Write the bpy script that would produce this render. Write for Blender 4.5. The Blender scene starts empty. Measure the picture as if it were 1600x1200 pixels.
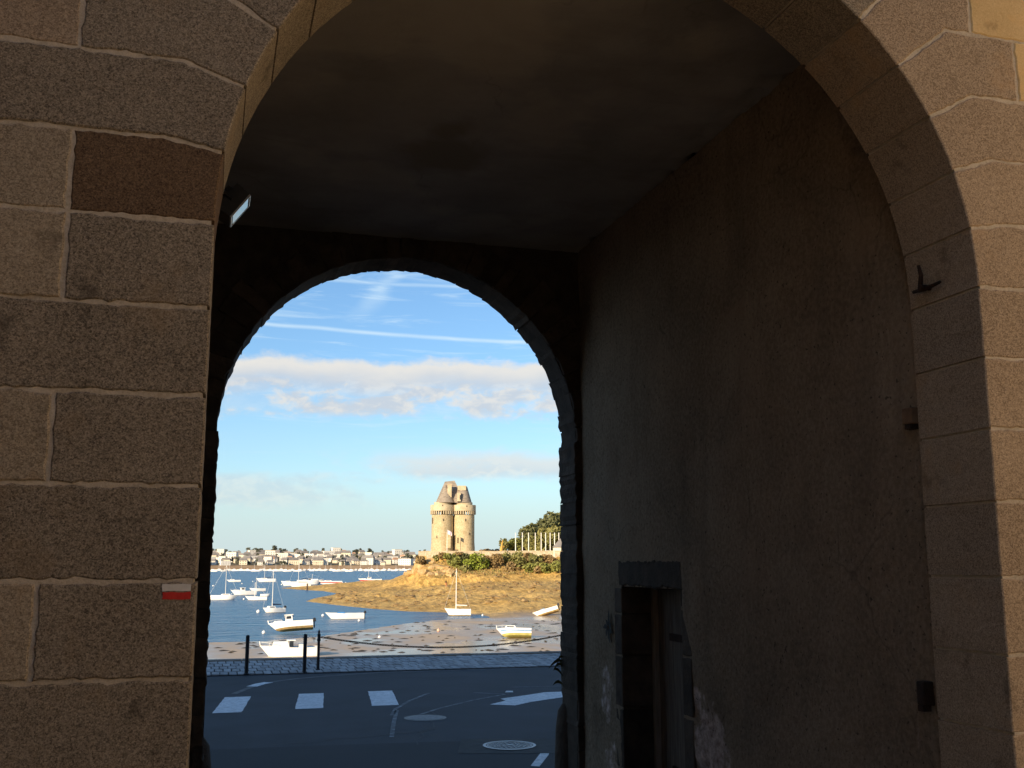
import bpy, bmesh, math, random
import numpy as np
from mathutils import Vector, Matrix, noise
R = math.radians
PI = math.pi
random.seed(7)
rng = np.random.default_rng(7)

# ------------------------------------------------------------------ scene, camera, light
sc = bpy.context.scene
COL = sc.collection
F = 1640.0                                   # focal length in pixels of a 1600 px wide picture
PITCH = math.atan(280 / F)
YAW = R(15.807)
cam_d = bpy.data.cameras.new('camera')
cam = bpy.data.objects.new('camera', cam_d); COL.objects.link(cam)
cam_d.sensor_width = 36; cam_d.lens = 36 * F / 1600
cam_d.clip_start = .05; cam_d.clip_end = 20000
cam.rotation_euler = (R(90) + PITCH, 0, -YAW)  # the eye is the origin of the scene
sc.camera = cam

SUN_EL = R(17)
SUN_H = Vector((-.76, -.65)).normalized()     # horizontal direction towards the sun
SUN = Vector((SUN_H.x * math.cos(SUN_EL), SUN_H.y * math.cos(SUN_EL), math.sin(SUN_EL)))
sd = bpy.data.lights.new('sun', 'SUN'); sun = bpy.data.objects.new('sun', sd); COL.objects.link(sun)
sd.energy = 4.6; sd.angle = R(.53); sd.color = (1, .80, .54)
sun.rotation_euler = SUN.to_track_quat('Z', 'Y').to_euler()

sc.view_settings.view_transform = 'Standard'; sc.view_settings.look = 'None'
sc.view_settings.exposure = 0.75; sc.view_settings.gamma = 1; sc.view_settings.use_curve_mapping = False
sc.cycles.max_bounces = 8; sc.cycles.diffuse_bounces = 5

def make_world():
    w = bpy.data.worlds.new('World'); sc.world = w; w.use_nodes = True
    nt = w.node_tree; N = nt.nodes; L = nt.links
    N.clear()
    out = N.new('ShaderNodeOutputWorld'); bg = N.new('ShaderNodeBackground'); bg.inputs[1].default_value = .085
    sky = N.new('ShaderNodeTexSky'); sky.sky_type = 'NISHITA'; sky.sun_disc = False
    sky.sun_elevation = SUN_EL; sky.sun_rotation = math.atan2(SUN_H.x, SUN_H.y)
    sky.air_density = 1.0; sky.dust_density = .35; sky.ozone_density = 2.0
    tc = N.new('ShaderNodeTexCoord'); sep = N.new('ShaderNodeSeparateXYZ'); L.new(tc.outputs['Generated'], sep.inputs[0])

    def val(v): return v
    def m(op, a, b=None, c=None, clamp=False):
        n = N.new('ShaderNodeMath'); n.operation = op; n.use_clamp = clamp
        for i, v in enumerate((a, b, c)):
            if v is None: continue
            if isinstance(v, (int, float)): n.inputs[i].default_value = v
            else: L.new(v, n.inputs[i])
        return n.outputs[0]
    def ss(x, lo, hi):                       # smoothstep, lo may exceed hi
        n = N.new('ShaderNodeMapRange'); n.interpolation_type = 'SMOOTHSTEP'
        a, b, f, t = (lo, hi, 0, 1) if lo < hi else (hi, lo, 1, 0)
        L.new(x, n.inputs[0])
        for i, v in zip((1, 2, 3, 4), (a, b, f, t)): n.inputs[i].default_value = v
        return n.outputs[0]
    def nz(sx, sy, detail, rough=.55, dist=0., off=0., az_in=None, el_in=None):
        c = N.new('ShaderNodeCombineXYZ')
        L.new(m('MULTIPLY', az_in or az, sx), c.inputs[0]); L.new(m('MULTIPLY', el_in or el, sy), c.inputs[1]); c.inputs[2].default_value = off
        t = N.new('ShaderNodeTexNoise'); L.new(c.outputs[0], t.inputs['Vector'])
        t.inputs['Scale'].default_value = 1; t.inputs['Detail'].default_value = detail
        t.inputs['Roughness'].default_value = rough; t.inputs['Distortion'].default_value = dist
        return t.outputs['Fac']
    deg = 180 / PI
    az = m('MULTIPLY', m('ARCTAN2', sep.outputs[0], sep.outputs[1]), deg)     # degrees to the right of the passage axis
    el = m('MULTIPLY', m('ARCSINE', sep.outputs[2]), deg)                     # degrees above the horizon
    big = m('SUBTRACT', nz(.16, .02, 2, off=1.3), .5)
    puff = m('SUBTRACT', nz(.36, .9, 4, .5, .3, 4.1), .5)
    fine = m('SUBTRACT', nz(1.1, 1.9, 5, .55, .3, 6.4), .5)
    pf = m('ADD', puff, m('MULTIPLY', fine, .45))
    ew = m('ADD', m('ADD', el, m('MULTIPLY', big, -1.8)), m('ADD', m('MULTIPLY', puff, -.9), m('MULTIPLY', fine, -.75)))
    b1 = m('MULTIPLY', ss(ew, 11.2, 10.6), m('ADD', .25, m('MULTIPLY', ss(ew, 8.6, 10.2), .75)))
    b1 = m('MULTIPLY', b1, ss(ew, 8.2, 9.4))
    b2 = m('MULTIPLY', m('MULTIPLY', ss(el, 10.6, 9.6), ss(m('ADD', el, m('MULTIPLY', fine, .9)), 7.5, 8.3)), m('ADD', .22, m('MULTIPLY', ss(m('ADD', pf, m('MULTIPLY', ss(az, 2, 11), .07)), -.10, .13), .75)))
    ew2 = m('ADD', el, m('MULTIPLY', pf, 1.1))
    b3 = m('MULTIPLY', m('MULTIPLY', ss(ew2, 6.4, 5.4), ss(ew2, 4.1, 5.0)), ss(m('ADD', az, m('MULTIPLY', pf, 14)), 5.0, 14.0))
    b3 = m('MULTIPLY', b3, .8)
    b4 = m('MULTIPLY', m('MULTIPLY', ss(ew2, 4.9, 4.3), ss(ew2, 2.4, 3.6)), ss(m('ADD', az, m('MULTIPLY', pf, 14)), 10.0, 3.0))
    b4 = m('MULTIPLY', b4, .5)
    d0 = m('MINIMUM', m('MAXIMUM', m('MAXIMUM', b1, b2), m('MAXIMUM', b3, b4)), 1.0)
    l1 = ss(m('ADD', ew, m('MULTIPLY', fine, 1.1)), 9.5, 10.8)                # sunlit tops, greyer undersides
    l2 = m('MULTIPLY', ss(m('SUBTRACT', fine, m('MULTIPLY', puff, .5)), -.12, .16), ss(el, 10.3, 9.3))
    l3 = ss(ew2, 4.4, 5.6)
    lit = m('MAXIMUM', m('MAXIMUM', l1, m('MULTIPLY', l2, .8)), m('MULTIPLY', m('MULTIPLY', l3, ss(el, 7.2, 6.4)), .7))
    # thin high wisps and two old vapour trails
    wn = nz(.12, 1.3, 4, .6, 1.2, 9.0)
    wisp = m('MULTIPLY', ss(wn, .5, .78), m('MULTIPLY', ss(el, 4, 9), .55))
    def trail(e0, slope, wid, amt, seed, n):
        c = m('ADD', m('ADD', m('MULTIPLY', az, slope), e0), m('MULTIPLY', m('SUBTRACT', nz(.12, 0, 2, off=seed), .5), .35))
        d = m('ABSOLUTE', m('SUBTRACT', el, c))
        return m('MULTIPLY', m('MULTIPLY', ss(d, wid, 0.0), amt), m('ADD', .45, nz(.25, .8, 3, off=seed + 3)))
    t1 = trail(12.72, -.046, .17, .62, 2.2, 0); t2 = trail(15.25, -.022, .16, .4, 7.7, 0)
    wx = m('ADD', m('MULTIPLY', m('SUBTRACT', el, 12.8), .78), 7.0)           # a wisp that leans down and left
    wd = m('ABSOLUTE', m('SUBTRACT', az, m('ADD', wx, m('MULTIPLY', puff, 1.6))))
    t3 = m('MULTIPLY', m('MULTIPLY', ss(wd, 1.0, 0), ss(el, 12.6, 14.6)), m('MULTIPLY', ss(el, 16.5, 15.0), .34))
    thin = m('MINIMUM', m('ADD', m('MAXIMUM', m('MAXIMUM', t1, t2), t3), wisp), .8)
    veil = m('MAXIMUM', m('MULTIPLY', ss(el, 11.0, 0.0), m('ADD', .12, m('MULTIPLY', nz(.06, .5, 3, off=3.0), .35))), m('MULTIPLY', ss(el, 6.5, .5), .85))   # pale low air
    def mix(f, a, b):
        n = N.new('ShaderNodeMix'); n.data_type = 'RGBA'
        if isinstance(f, (int, float)): n.inputs[0].default_value = f
        else: L.new(f, n.inputs[0])
        for i, v in ((6, a), (7, b)):
            if isinstance(v, tuple): n.inputs[i].default_value = (*v, 1)
            else: L.new(v, n.inputs[i])
        return n.outputs[2]
    tint = N.new('ShaderNodeVectorMath'); tint.operation = 'MULTIPLY'; tint.inputs[1].default_value = (.84, 1.04, 1.22); L.new(sky.outputs[0], tint.inputs[0])
    c0 = mix(veil, tint.outputs[0], (4.3, 5.2, 5.5))
    c1 = mix(thin, c0, (4.9, 6.2, 7.1))
    cc = mix(lit, (4.3, 4.6, 5.0), (6.1, 5.75, 5.2))
    c2 = mix(m('MULTIPLY', d0, .9), c1, cc)
    L.new(c2, bg.inputs[0]); L.new(bg.outputs[0], out.inputs[0])
make_world()

# ------------------------------------------------------------------ helpers
def ray(px, py):
    x = (px - 800) / F; y = (600 - py) / F
    cp, sp = math.cos(PITCH), math.sin(PITCH)
    f = cp - y * sp; u = sp + y * cp
    cy, sy = math.cos(YAW), math.sin(YAW)
    return Vector((x * cy + f * sy, f * cy - x * sy, u))
def at_z(px, py, z): v = ray(px, py); return v * (z / v.z)
def at_y(px, py, d): v = ray(px, py); return v * (d / v.y)
def at_x(px, py, d): v = ray(px, py); return v * (d / v.x)
def at_d(px, py, d):                          # point at a distance along the ground
    v = ray(px, py); return v * (d / math.hypot(v.x, v.y))

def tag(o, label=None, cat=None, group=None, kind=None):
    if label: o['label'] = label
    if cat: o['category'] = cat
    if group: o['group'] = group
    if kind: o['kind'] = kind
    return o
def thing(name, label, cat, loc=(0, 0, 0), rz=0, group=None):
    o = bpy.data.objects.new(name, None); COL.objects.link(o)
    o.empty_display_size = .2
    o.location = loc; o.rotation_euler = (0, 0, rz)
    return tag(o, label, cat, group)

class MB:
    def __init__(s): s.v = []; s.f = []; s.mi = []
    def add(s, vs, fs, mi=0):
        b = len(s.v); s.v += [tuple(v) for v in vs]; s.f += [tuple(i + b for i in f) for f in fs]; s.mi += [mi] * len(fs)
        return s
    def box(s, c, d, rot=None, mi=0, taper=1.0):
        hx, hy, hz = d[0] / 2, d[1] / 2, d[2] / 2
        vs = []
        for z in (-1, 1):
            k = taper if z > 0 else 1
            for x, y in ((-1, -1), (1, -1), (1, 1), (-1, 1)):
                p = Vector((x * hx * k, y * hy * k, z * hz))
                if rot is not None: p = rot @ p
                vs.append(p + Vector(c))
        return s.add(vs, [(3, 2, 1, 0), (4, 5, 6, 7), (0, 1, 5, 4), (1, 2, 6, 5), (2, 3, 7, 6), (3, 0, 4, 7)], mi)
    def tube(s, pts, rad, n=8, cap=True, mi=0):
        pts = [Vector(p) for p in pts]
        if isinstance(rad, (int, float)): rad = [rad] * len(pts)
        vs = []; fs = []
        for i, p in enumerate(pts):
            t = (pts[min(i + 1, len(pts) - 1)] - pts[max(i - 1, 0)]).normalized()
            a = t.orthogonal().normalized() if abs(t.z) < .99 else Vector((1, 0, 0))
            if i and abs(t.z) < .99:
                a = (pa - t * pa.dot(t)); a = a.normalized() if a.length > 1e-6 else t.orthogonal().normalized()
            pa = a; b = t.cross(a)
            for k in range(n):
                an = 2 * PI * k / n
                vs.append(p + (a * math.cos(an) + b * math.sin(an)) * rad[i])
        for i in range(len(pts) - 1):
            for k in range(n):
                k2 = (k + 1) % n
                fs.append((i * n + k, i * n + k2, (i + 1) * n + k2, (i + 1) * n + k))
        if cap:
            fs.append(tuple(range(n - 1, -1, -1))); fs.append(tuple((len(pts) - 1) * n + k for k in range(n)))
        return s.add(vs, fs, mi)
    def lathe(s, prof, c=(0, 0, 0), n=24, mi=0, a0=0, a1=2 * PI):
        full = abs(a1 - a0 - 2 * PI) < 1e-6
        m_ = n if full else n + 1
        vs = []; fs = []
        for r, z in prof:
            for k in range(m_):
                an = a0 + (a1 - a0) * k / n
                vs.append((c[0] + r * math.cos(an), c[1] + r * math.sin(an), c[2] + z))
        for i in range(len(prof) - 1):
            for k in range(n):
                k2 = (k + 1) % m_
                fs.append((i * m_ + k, i * m_ + k2, (i + 1) * m_ + k2, (i + 1) * m_ + k))
        if full and prof[-1][0] > 1e-4: fs.append(tuple((len(prof) - 1) * m_ + k for k in range(m_)))
        return s.add(vs, fs, mi)
    def prism(s, poly, z0, z1, mi=0):          # polygon in XY between two heights
        n = len(poly)
        vs = [(x, y, z0) for x, y in poly] + [(x, y, z1) for x, y in poly]
        return s.add(vs, [tuple(range(n - 1, -1, -1)), tuple(range(n, 2 * n))] + [(i, (i + 1) % n, n + (i + 1) % n, n + i) for i in range(n)], mi)
    def build(s, name, mats, parent=None, smooth=False, fix=True):
        me = bpy.data.meshes.new(name); me.from_pydata(s.v, [], s.f)
        if not isinstance(mats, (list, tuple)): mats = [mats]
        for m_ in mats: me.materials.append(m_)
        if any(s.mi): me.polygons.foreach_set('material_index', s.mi)
        if fix:
            bm = bmesh.new(); bm.from_mesh(me); bmesh.ops.recalc_face_normals(bm, faces=bm.faces); bm.to_mesh(me); bm.free()
        if smooth:
            me.polygons.foreach_set('use_smooth', [True] * len(me.polygons))
            if smooth != 'all': me.set_sharp_from_angle(angle=R(35))
        me.update()
        o = bpy.data.objects.new(name, me); COL.objects.link(o)
        if parent: o.parent = parent
        return o

def inst(src, name, parent=None, loc=None, rz=None, scale=None):
    o = src.copy(); o.name = name; COL.objects.link(o)
    if parent is not None: o.parent = parent
    if loc is not None: o.location = loc
    if rz is not None: o.rotation_euler = (0, 0, rz)
    if scale is not None: o.scale = scale
    return o
def copy_tree(src, parent=None):
    o = src.copy(); COL.objects.link(o)
    if parent is not None: o.parent = parent
    for ch in src.children: copy_tree(ch, o)
    return o

# ------------------------------------------------------------------ materials
def mat(name, c1, c2=None, scale=4., rough=.8, detail=6, bump=0., bscale=None, spec=.3, metal=0., rnd=0., ramp=(.35, .65),
        stretch=(1, 1, 1), fine=None, fine_scale=60., fine_amt=.5, bdist=.01):
    m = bpy.data.materials.new(name); m.use_nodes = True
    nt = m.node_tree; N = nt.nodes; L = nt.links
    b = N['Principled BSDF']
    b.inputs['Roughness'].default_value = rough; b.inputs['Metallic'].default_value = metal
    b.inputs['Specular IOR Level'].default_value = spec
    tc = N.new('ShaderNodeTexCoord'); mp = N.new('ShaderNodeMapping'); mp.inputs['Scale'].default_value = stretch
    L.new(tc.outputs['Object'], mp.inputs[0])
    def noise_(sc_, det, r=.6):
        t = N.new('ShaderNodeTexNoise'); t.inputs['Scale'].default_value = sc_; t.inputs['Detail'].default_value = det
        t.inputs['Roughness'].default_value = r; L.new(mp.outputs[0], t.inputs['Vector']); return t.outputs['Fac']
    def rampn(fac, a, b_, lo, hi):
        r = N.new('ShaderNodeValToRGB'); L.new(fac, r.inputs[0]); e = r.color_ramp.elements
        e[0].position = lo; e[0].color = (*a, 1); e[1].position = hi; e[1].color = (*b_, 1); return r.outputs[0]
    if c2 is None: c2 = c1
    col = rampn(noise_(scale, detail), c1, c2, *ramp)
    if fine:
        mx = N.new('ShaderNodeMix'); mx.data_type = 'RGBA'; mx.inputs[0].default_value = fine_amt
        L.new(col, mx.inputs[6]); L.new(rampn(noise_(fine_scale, 3, .7), fine[0], fine[1], .38, .62), mx.inputs[7]); col = mx.outputs[2]
    if rnd:
        oi = N.new('ShaderNodeObjectInfo'); mr = N.new('ShaderNodeMapRange'); L.new(oi.outputs['Random'], mr.inputs[0])
        mr.inputs[3].default_value = 1 - rnd; mr.inputs[4].default_value = 1 + rnd
        mx = N.new('ShaderNodeVectorMath'); mx.operation = 'SCALE'; L.new(col, mx.inputs[0]); L.new(mr.outputs[0], mx.inputs['Scale']); col = mx.outputs[0]
    L.new(col, b.inputs['Base Color'])
    if bump:
        bn = N.new('ShaderNodeBump'); bn.inputs['Strength'].default_value = bump; bn.inputs['Distance'].default_value = bdist
        L.new(noise_(bscale or scale * 4, 5, .65), bn.inputs['Height']); L.new(bn.outputs[0], b.inputs['Normal'])
    return m

def granite(name, dark, light, speck_d, speck_l, amt=.82):
    m = mat(name, dark, light, scale=2.6, rough=.85, bump=.3, bscale=55, rnd=.2, bdist=.006, spec=.2, ramp=(.34, .66), detail=9)
    nt = m.node_tree; N = nt.nodes; L = nt.links; b = N['Principled BSDF']
    base = b.inputs['Base Color'].links[0].from_socket
    tc = N.new('ShaderNodeTexCoord')
    def cells(sc_, stops, fac_w):
        v = N.new('ShaderNodeTexVoronoi'); v.inputs['Scale'].default_value = sc_; L.new(tc.outputs['Object'], v.inputs['Vector'])
        sp = N.new('ShaderNodeSeparateColor'); L.new(v.outputs['Color'], sp.inputs[0])
        r = N.new('ShaderNodeValToRGB'); L.new(sp.outputs[0], r.inputs[0]); e = r.color_ramp.elements
        e[0].position = stops[0]; e[0].color = (*speck_d, 1); e[1].position = stops[1]; e[1].color = (*speck_l, 1)
        return r.outputs[0]
    def mx(f, a, c, typ='MIX'):
        n = N.new('ShaderNodeMix'); n.data_type = 'RGBA'; n.blend_type = typ
        if isinstance(f, float): n.inputs[0].default_value = f
        else: L.new(f, n.inputs[0])
        L.new(a, n.inputs[6])
        if isinstance(c, tuple): n.inputs[7].default_value = (*c, 1)
        else: L.new(c, n.inputs[7])
        return n.outputs[2]
    col = mx(amt * .55, base, cells(150, (.1, .95), 1)); col = mx(amt * .42, col, cells(240, (.15, .9), 1))
    def mask(sc_, lo, hi, off):
        mp = N.new('ShaderNodeMapping'); mp.inputs['Location'].default_value = (off, off, off); L.new(tc.outputs['Object'], mp.inputs[0])
        t = N.new('ShaderNodeTexNoise'); t.inputs['Scale'].default_value = sc_; t.inputs['Detail'].default_value = 8; t.inputs['Roughness'].default_value = .65; L.new(mp.outputs[0], t.inputs['Vector'])
        r = N.new('ShaderNodeMapRange'); L.new(t.outputs['Fac'], r.inputs[0]); r.inputs[1].default_value = lo; r.inputs[2].default_value = hi; r.inputs[4].default_value = .75; return r.outputs[0]
    col = mx(mask(4.5, .60, .72, 3.), col, tuple(c * .42 for c in dark))                  # dark soot and lichen spots
    col = mx(mask(2.2, .58, .78, 9.), col, (light[0] * 1.15, light[1] * .95, light[2] * .7))   # rusty bloom
    col = mx(mask(30, .68, .74, 5.), col, tuple(min(.7, c * 1.7) for c in light))          # pale specks
    L.new(col, b.inputs['Base Color'])
    return m
M = {}
M['granite'] = granite('granite', (.125, .102, .074), (.235, .195, .145), (.04, .03, .02), (.50, .42, .32))
M['granite_brown'] = granite('granite_brown', (.09, .05, .024), (.165, .105, .06), (.035, .02, .012), (.27, .185, .115))
M['granite_pale'] = granite('granite_pale', (.26, .205, .14), (.40, .325, .23), (.11, .085, .055), (.56, .47, .35))
M['granite_rose'] = granite('granite_rose', (.29, .21, .135), (.42, .32, .215), (.12, .085, .055), (.60, .47, .34))
M['sandstone'] = granite('sandstone', (.52, .36, .16), (.66, .48, .25), (.40, .26, .11), (.72, .56, .32), .4)
M['mortar'] = mat('mortar', (.42, .355, .27), (.66, .57, .45), scale=7, rough=.95, bump=.7, bscale=60, bdist=.006, fine=((.3, .24, .17), (.6, .52, .4)), fine_scale=90, fine_amt=.35)
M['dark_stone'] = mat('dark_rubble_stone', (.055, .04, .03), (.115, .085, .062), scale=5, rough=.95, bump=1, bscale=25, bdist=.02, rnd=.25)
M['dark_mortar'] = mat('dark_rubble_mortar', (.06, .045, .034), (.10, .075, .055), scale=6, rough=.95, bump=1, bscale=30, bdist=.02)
M['iron'] = mat('rusty_iron', (.03, .018, .012), (.07, .035, .02), scale=20, rough=.8, bump=.5, metal=.3)
M['black_iron'] = mat('black_painted_iron', (.012, .012, .014), (.02, .02, .024), scale=15, rough=.5, bump=.2)
M['asphalt'] = mat('asphalt', (.014, .017, .025), (.034, .038, .050), scale=.9, rough=.75, bump=.8, bscale=55, bdist=.008, fine=((.016, .018, .022), (.055, .058, .066)), fine_scale=45, fine_amt=.35)
M['concrete_strip'] = mat('worn_kerb_line', (.10, .10, .10), (.22, .21, .20), scale=5, rough=.9, bump=.4)
M['road_paint'] = mat('worn_road_paint', (.70, .71, .72), (.85, .86, .87), scale=3.5, rough=.6, bump=.3, bscale=50, fine=((.16, .17, .18), (.86, .86, .86)), fine_scale=16, fine_amt=.38)
M['thin_paint'] = mat('nearly_worn_paint', (.08, .082, .088), (.30, .31, .32), scale=7, rough=.7, ramp=(.45, .72))
M['paver'] = mat('granite_paver', (.26, .26, .26), (.42, .415, .41), scale=6, rough=.8, bump=.6, bscale=40, rnd=.22)
M['paver_joint'] = mat('paver_joint', (.025, .024, .022), (.05, .047, .042), scale=8, rough=.95)
M['quay_stone'] = mat('quay_stone', (.16, .14, .12), (.28, .25, .21), scale=1.2, rough=.9, bump=.8, bscale=8, bdist=.04)
M['manhole'] = mat('cast_iron_cover', (.06, .06, .062), (.11, .11, .11), scale=12, rough=.45, metal=.5)
M['manhole_bright'] = mat('polished_iron_ring', (.30, .30, .31), (.50, .5, .5), scale=14, rough=.4, metal=.4)
M['worn_cover'] = mat('worn_cover', (.17, .165, .16), (.27, .26, .25), scale=12, rough=.6)
M['wood'] = mat('grey_door_wood', (.13, .10, .08), (.24, .195, .155), scale=7, rough=.85, bump=.6, bscale=20, stretch=(6, 6, .5))
M['wood_pale'] = mat('pale_frame_wood', (.22, .18, .14), (.36, .30, .24), scale=7, rough=.8, bump=.4, stretch=(6, 6, .5))
M['white'] = mat('white_gelcoat', (.78, .77, .74), (.86, .85, .82), scale=1.5, rough=.28, spec=.5)
M['offwhite'] = mat('offwhite_gelcoat', (.66, .63, .57), (.76, .74, .69), scale=1.5, rough=.4, spec=.5)
M['antifoul'] = mat('ochre_antifouling', (.26, .17, .06), (.42, .29, .12), scale=2.5, rough=.8)
M['antifoul_green'] = mat('yellow_green_antifouling', (.36, .34, .10), (.52, .46, .16), scale=2.5, rough=.7)
M['blue_canvas'] = mat('blue_canvas', (.05, .17, .42), (.10, .30, .60), scale=4, rough=.8)
M['navy'] = mat('navy_canvas', (.015, .02, .045), (.03, .035, .07), scale=4, rough=.8)
M['stripe_blue'] = mat('blue_hull_stripe', (.16, .28, .45), (.24, .38, .55), scale=2, rough=.4)
M['red'] = mat('red_hull_paint', (.52, .04, .03), (.62, .07, .05), scale=3, rough=.5)
M['glass_dark'] = mat('dark_window', (.02, .025, .03), (.03, .035, .04), rough=.1, spec=.7)
M['motor'] = mat('outboard_black', (.015, .015, .017), (.03, .03, .033), rough=.35)
M['alu'] = mat('mast_aluminium', (.72, .70, .66), (.80, .78, .74), rough=.4, metal=.15)
M['buoy'] = mat('white_buoy', (.75, .74, .72), (.84, .83, .81), scale=3, rough=.5)
M['buoy_pink'] = mat('faded_orange_buoy', (.78, .42, .28), (.82, .5, .36), scale=3, rough=.5)
M['tower_stone'] = mat('tower_granite', (.42, .325, .175), (.64, .52, .31), scale=.35, rough=.9, bump=.8, bscale=1.6, bdist=.15, fine=((.24, .185, .11), (.52, .43, .30)), fine_scale=1.7, fine_amt=.45)
M['tower_pale'] = mat('tower_pale_stone', (.44, .355, .225), (.58, .49, .34), scale=.6, rough=.9, bump=.5, bscale=2, bdist=.1)
M['slate'] = mat('roof_slate', (.20, .165, .13), (.34, .285, .225), scale=.8, rough=.7, bump=.6, bscale=4, bdist=.05, stretch=(1, 1, 3))
M['rampart'] = mat('rampart_stone', (.36, .29, .19), (.54, .46, .33), scale=.5, rough=.9, bump=.9, bscale=1.4, bdist=.2, fine=((.28, .22, .14), (.58, .50, .37)), fine_scale=2, fine_amt=.4)
M['sculpt'] = mat('ochre_carved_wood', (.50, .26, .05), (.68, .40, .10), scale=1.2, rough=.7)
M['pole'] = mat('white_pole', (.74, .72, .66), (.82, .80, .75), rough=.5)
M['hut_wall'] = mat('cream_render', (.68, .62, .48), (.76, .70, .57), scale=1, rough=.9)
M['flag'] = mat('pale_pink_flag', (.80, .66, .74), (.86, .80, .84), scale=.6, rough=.9)
M['bark'] = mat('bark', (.07, .05, .035), (.14, .10, .07), scale=3, rough=.95, bump=.8, bscale=8)

def leafm(name, a, b):
    m = mat(name, a, b, scale=.22, rough=.7, detail=5, ramp=(.3, .7))
    return m
M['leaf_dark'] = leafm('dark_foliage', (.075, .083, .030), (.165, .165, .066))
M['leaf_mid'] = leafm('olive_foliage', (.155, .155, .048), (.285, .26, .088))
M['leaf_bright'] = leafm('bright_green_foliage', (.16, .215, .028), (.31, .345, .05))
M['leaf_brown'] = leafm('dry_brown_foliage', (.20, .135, .055), (.34, .235, .105))
M['leaf_green'] = leafm('green_foliage', (.145, .16, .035), (.27, .265, .07))
M['far_leaf'] = leafm('far_foliage', (.085, .095, .068), (.14, .145, .105))
for i, c in enumerate([(.78, .74, .66), (.72, .63, .48), (.66, .55, .40), (.80, .77, .71), (.58, .48, .36)]):
    M['house%d' % i] = mat('house_render_%s' % 'abcde'[i], tuple(x * .92 for x in c), c, scale=.1, rough=.9)
M['far_slate'] = mat('far_roof_slate', (.17, .155, .15), (.26, .24, .22), scale=.2, rough=.8, rnd=.2)
M['far_tile'] = mat('far_roof_tile', (.42, .24, .15), (.52, .32, .21), scale=.2, rough=.85, rnd=.15)
M['far_window'] = mat('far_window', (.10, .10, .11), (.15, .15, .16), rough=.4)

def plaster_wall_mat():
    """Old render: grey brown, with pale bare patches and damp stains that have a shape of their own."""
    m = mat('old_plaster', (.19, .14, .095), (.37, .285, .20), fine=((.14, .10, .066), (.39, .30, .215)), fine_scale=30, fine_amt=.35, scale=1.6, rough=.95, bump=.7, bscale=22, bdist=.012, detail=8, ramp=(.3, .7), spec=.1)
    nt = m.node_tree; N = nt.nodes; L = nt.links; b = N['Principled BSDF']
    base = b.inputs['Base Color'].links[0].from_socket
    at = N.new('ShaderNodeAttribute'); at.attribute_name = 'bare'
    tc = N.new('ShaderNodeTexCoord')
    t = N.new('ShaderNodeTexNoise'); t.inputs['Scale'].default_value = 14; t.inputs['Detail'].default_value = 8; t.inputs['Roughness'].default_value = .7
    L.new(tc.outputs['Object'], t.inputs['Vector'])
    r = N.new('ShaderNodeValToRGB'); L.new(t.outputs['Fac'], r.inputs[0])
    r.color_ramp.elements[0].position = .35; r.color_ramp.elements[0].color = (.26, .18, .15, 1)
    r.color_ramp.elements[1].position = .65; r.color_ramp.elements[1].color = (.74, .60, .53, 1)
    mr = N.new('ShaderNodeMath'); mr.operation = 'MULTIPLY_ADD'; mr.use_clamp = True
    t2 = N.new('ShaderNodeTexNoise'); t2.inputs['Scale'].default_value = 7; t2.inputs['Detail'].default_value = 6; L.new(tc.outputs['Object'], t2.inputs['Vector'])
    a = N.new('ShaderNodeMath'); a.operation = 'ADD'; L.new(at.outputs['Fac'], a.inputs[0]); L.new(t2.outputs['Fac'], a.inputs[1])
    L.new(a.outputs[0], mr.inputs[0]); mr.inputs[1].default_value = 5; mr.inputs[2].default_value = -4.6
    mx = N.new('ShaderNodeMix'); mx.data_type = 'RGBA'; L.new(mr.outputs[0], mx.inputs[0]); L.new(base, mx.inputs[6]); L.new(r.outputs[0], mx.inputs[7])
    L.new(mx.outputs[2], b.inputs['Base Color'])
    return m
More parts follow.
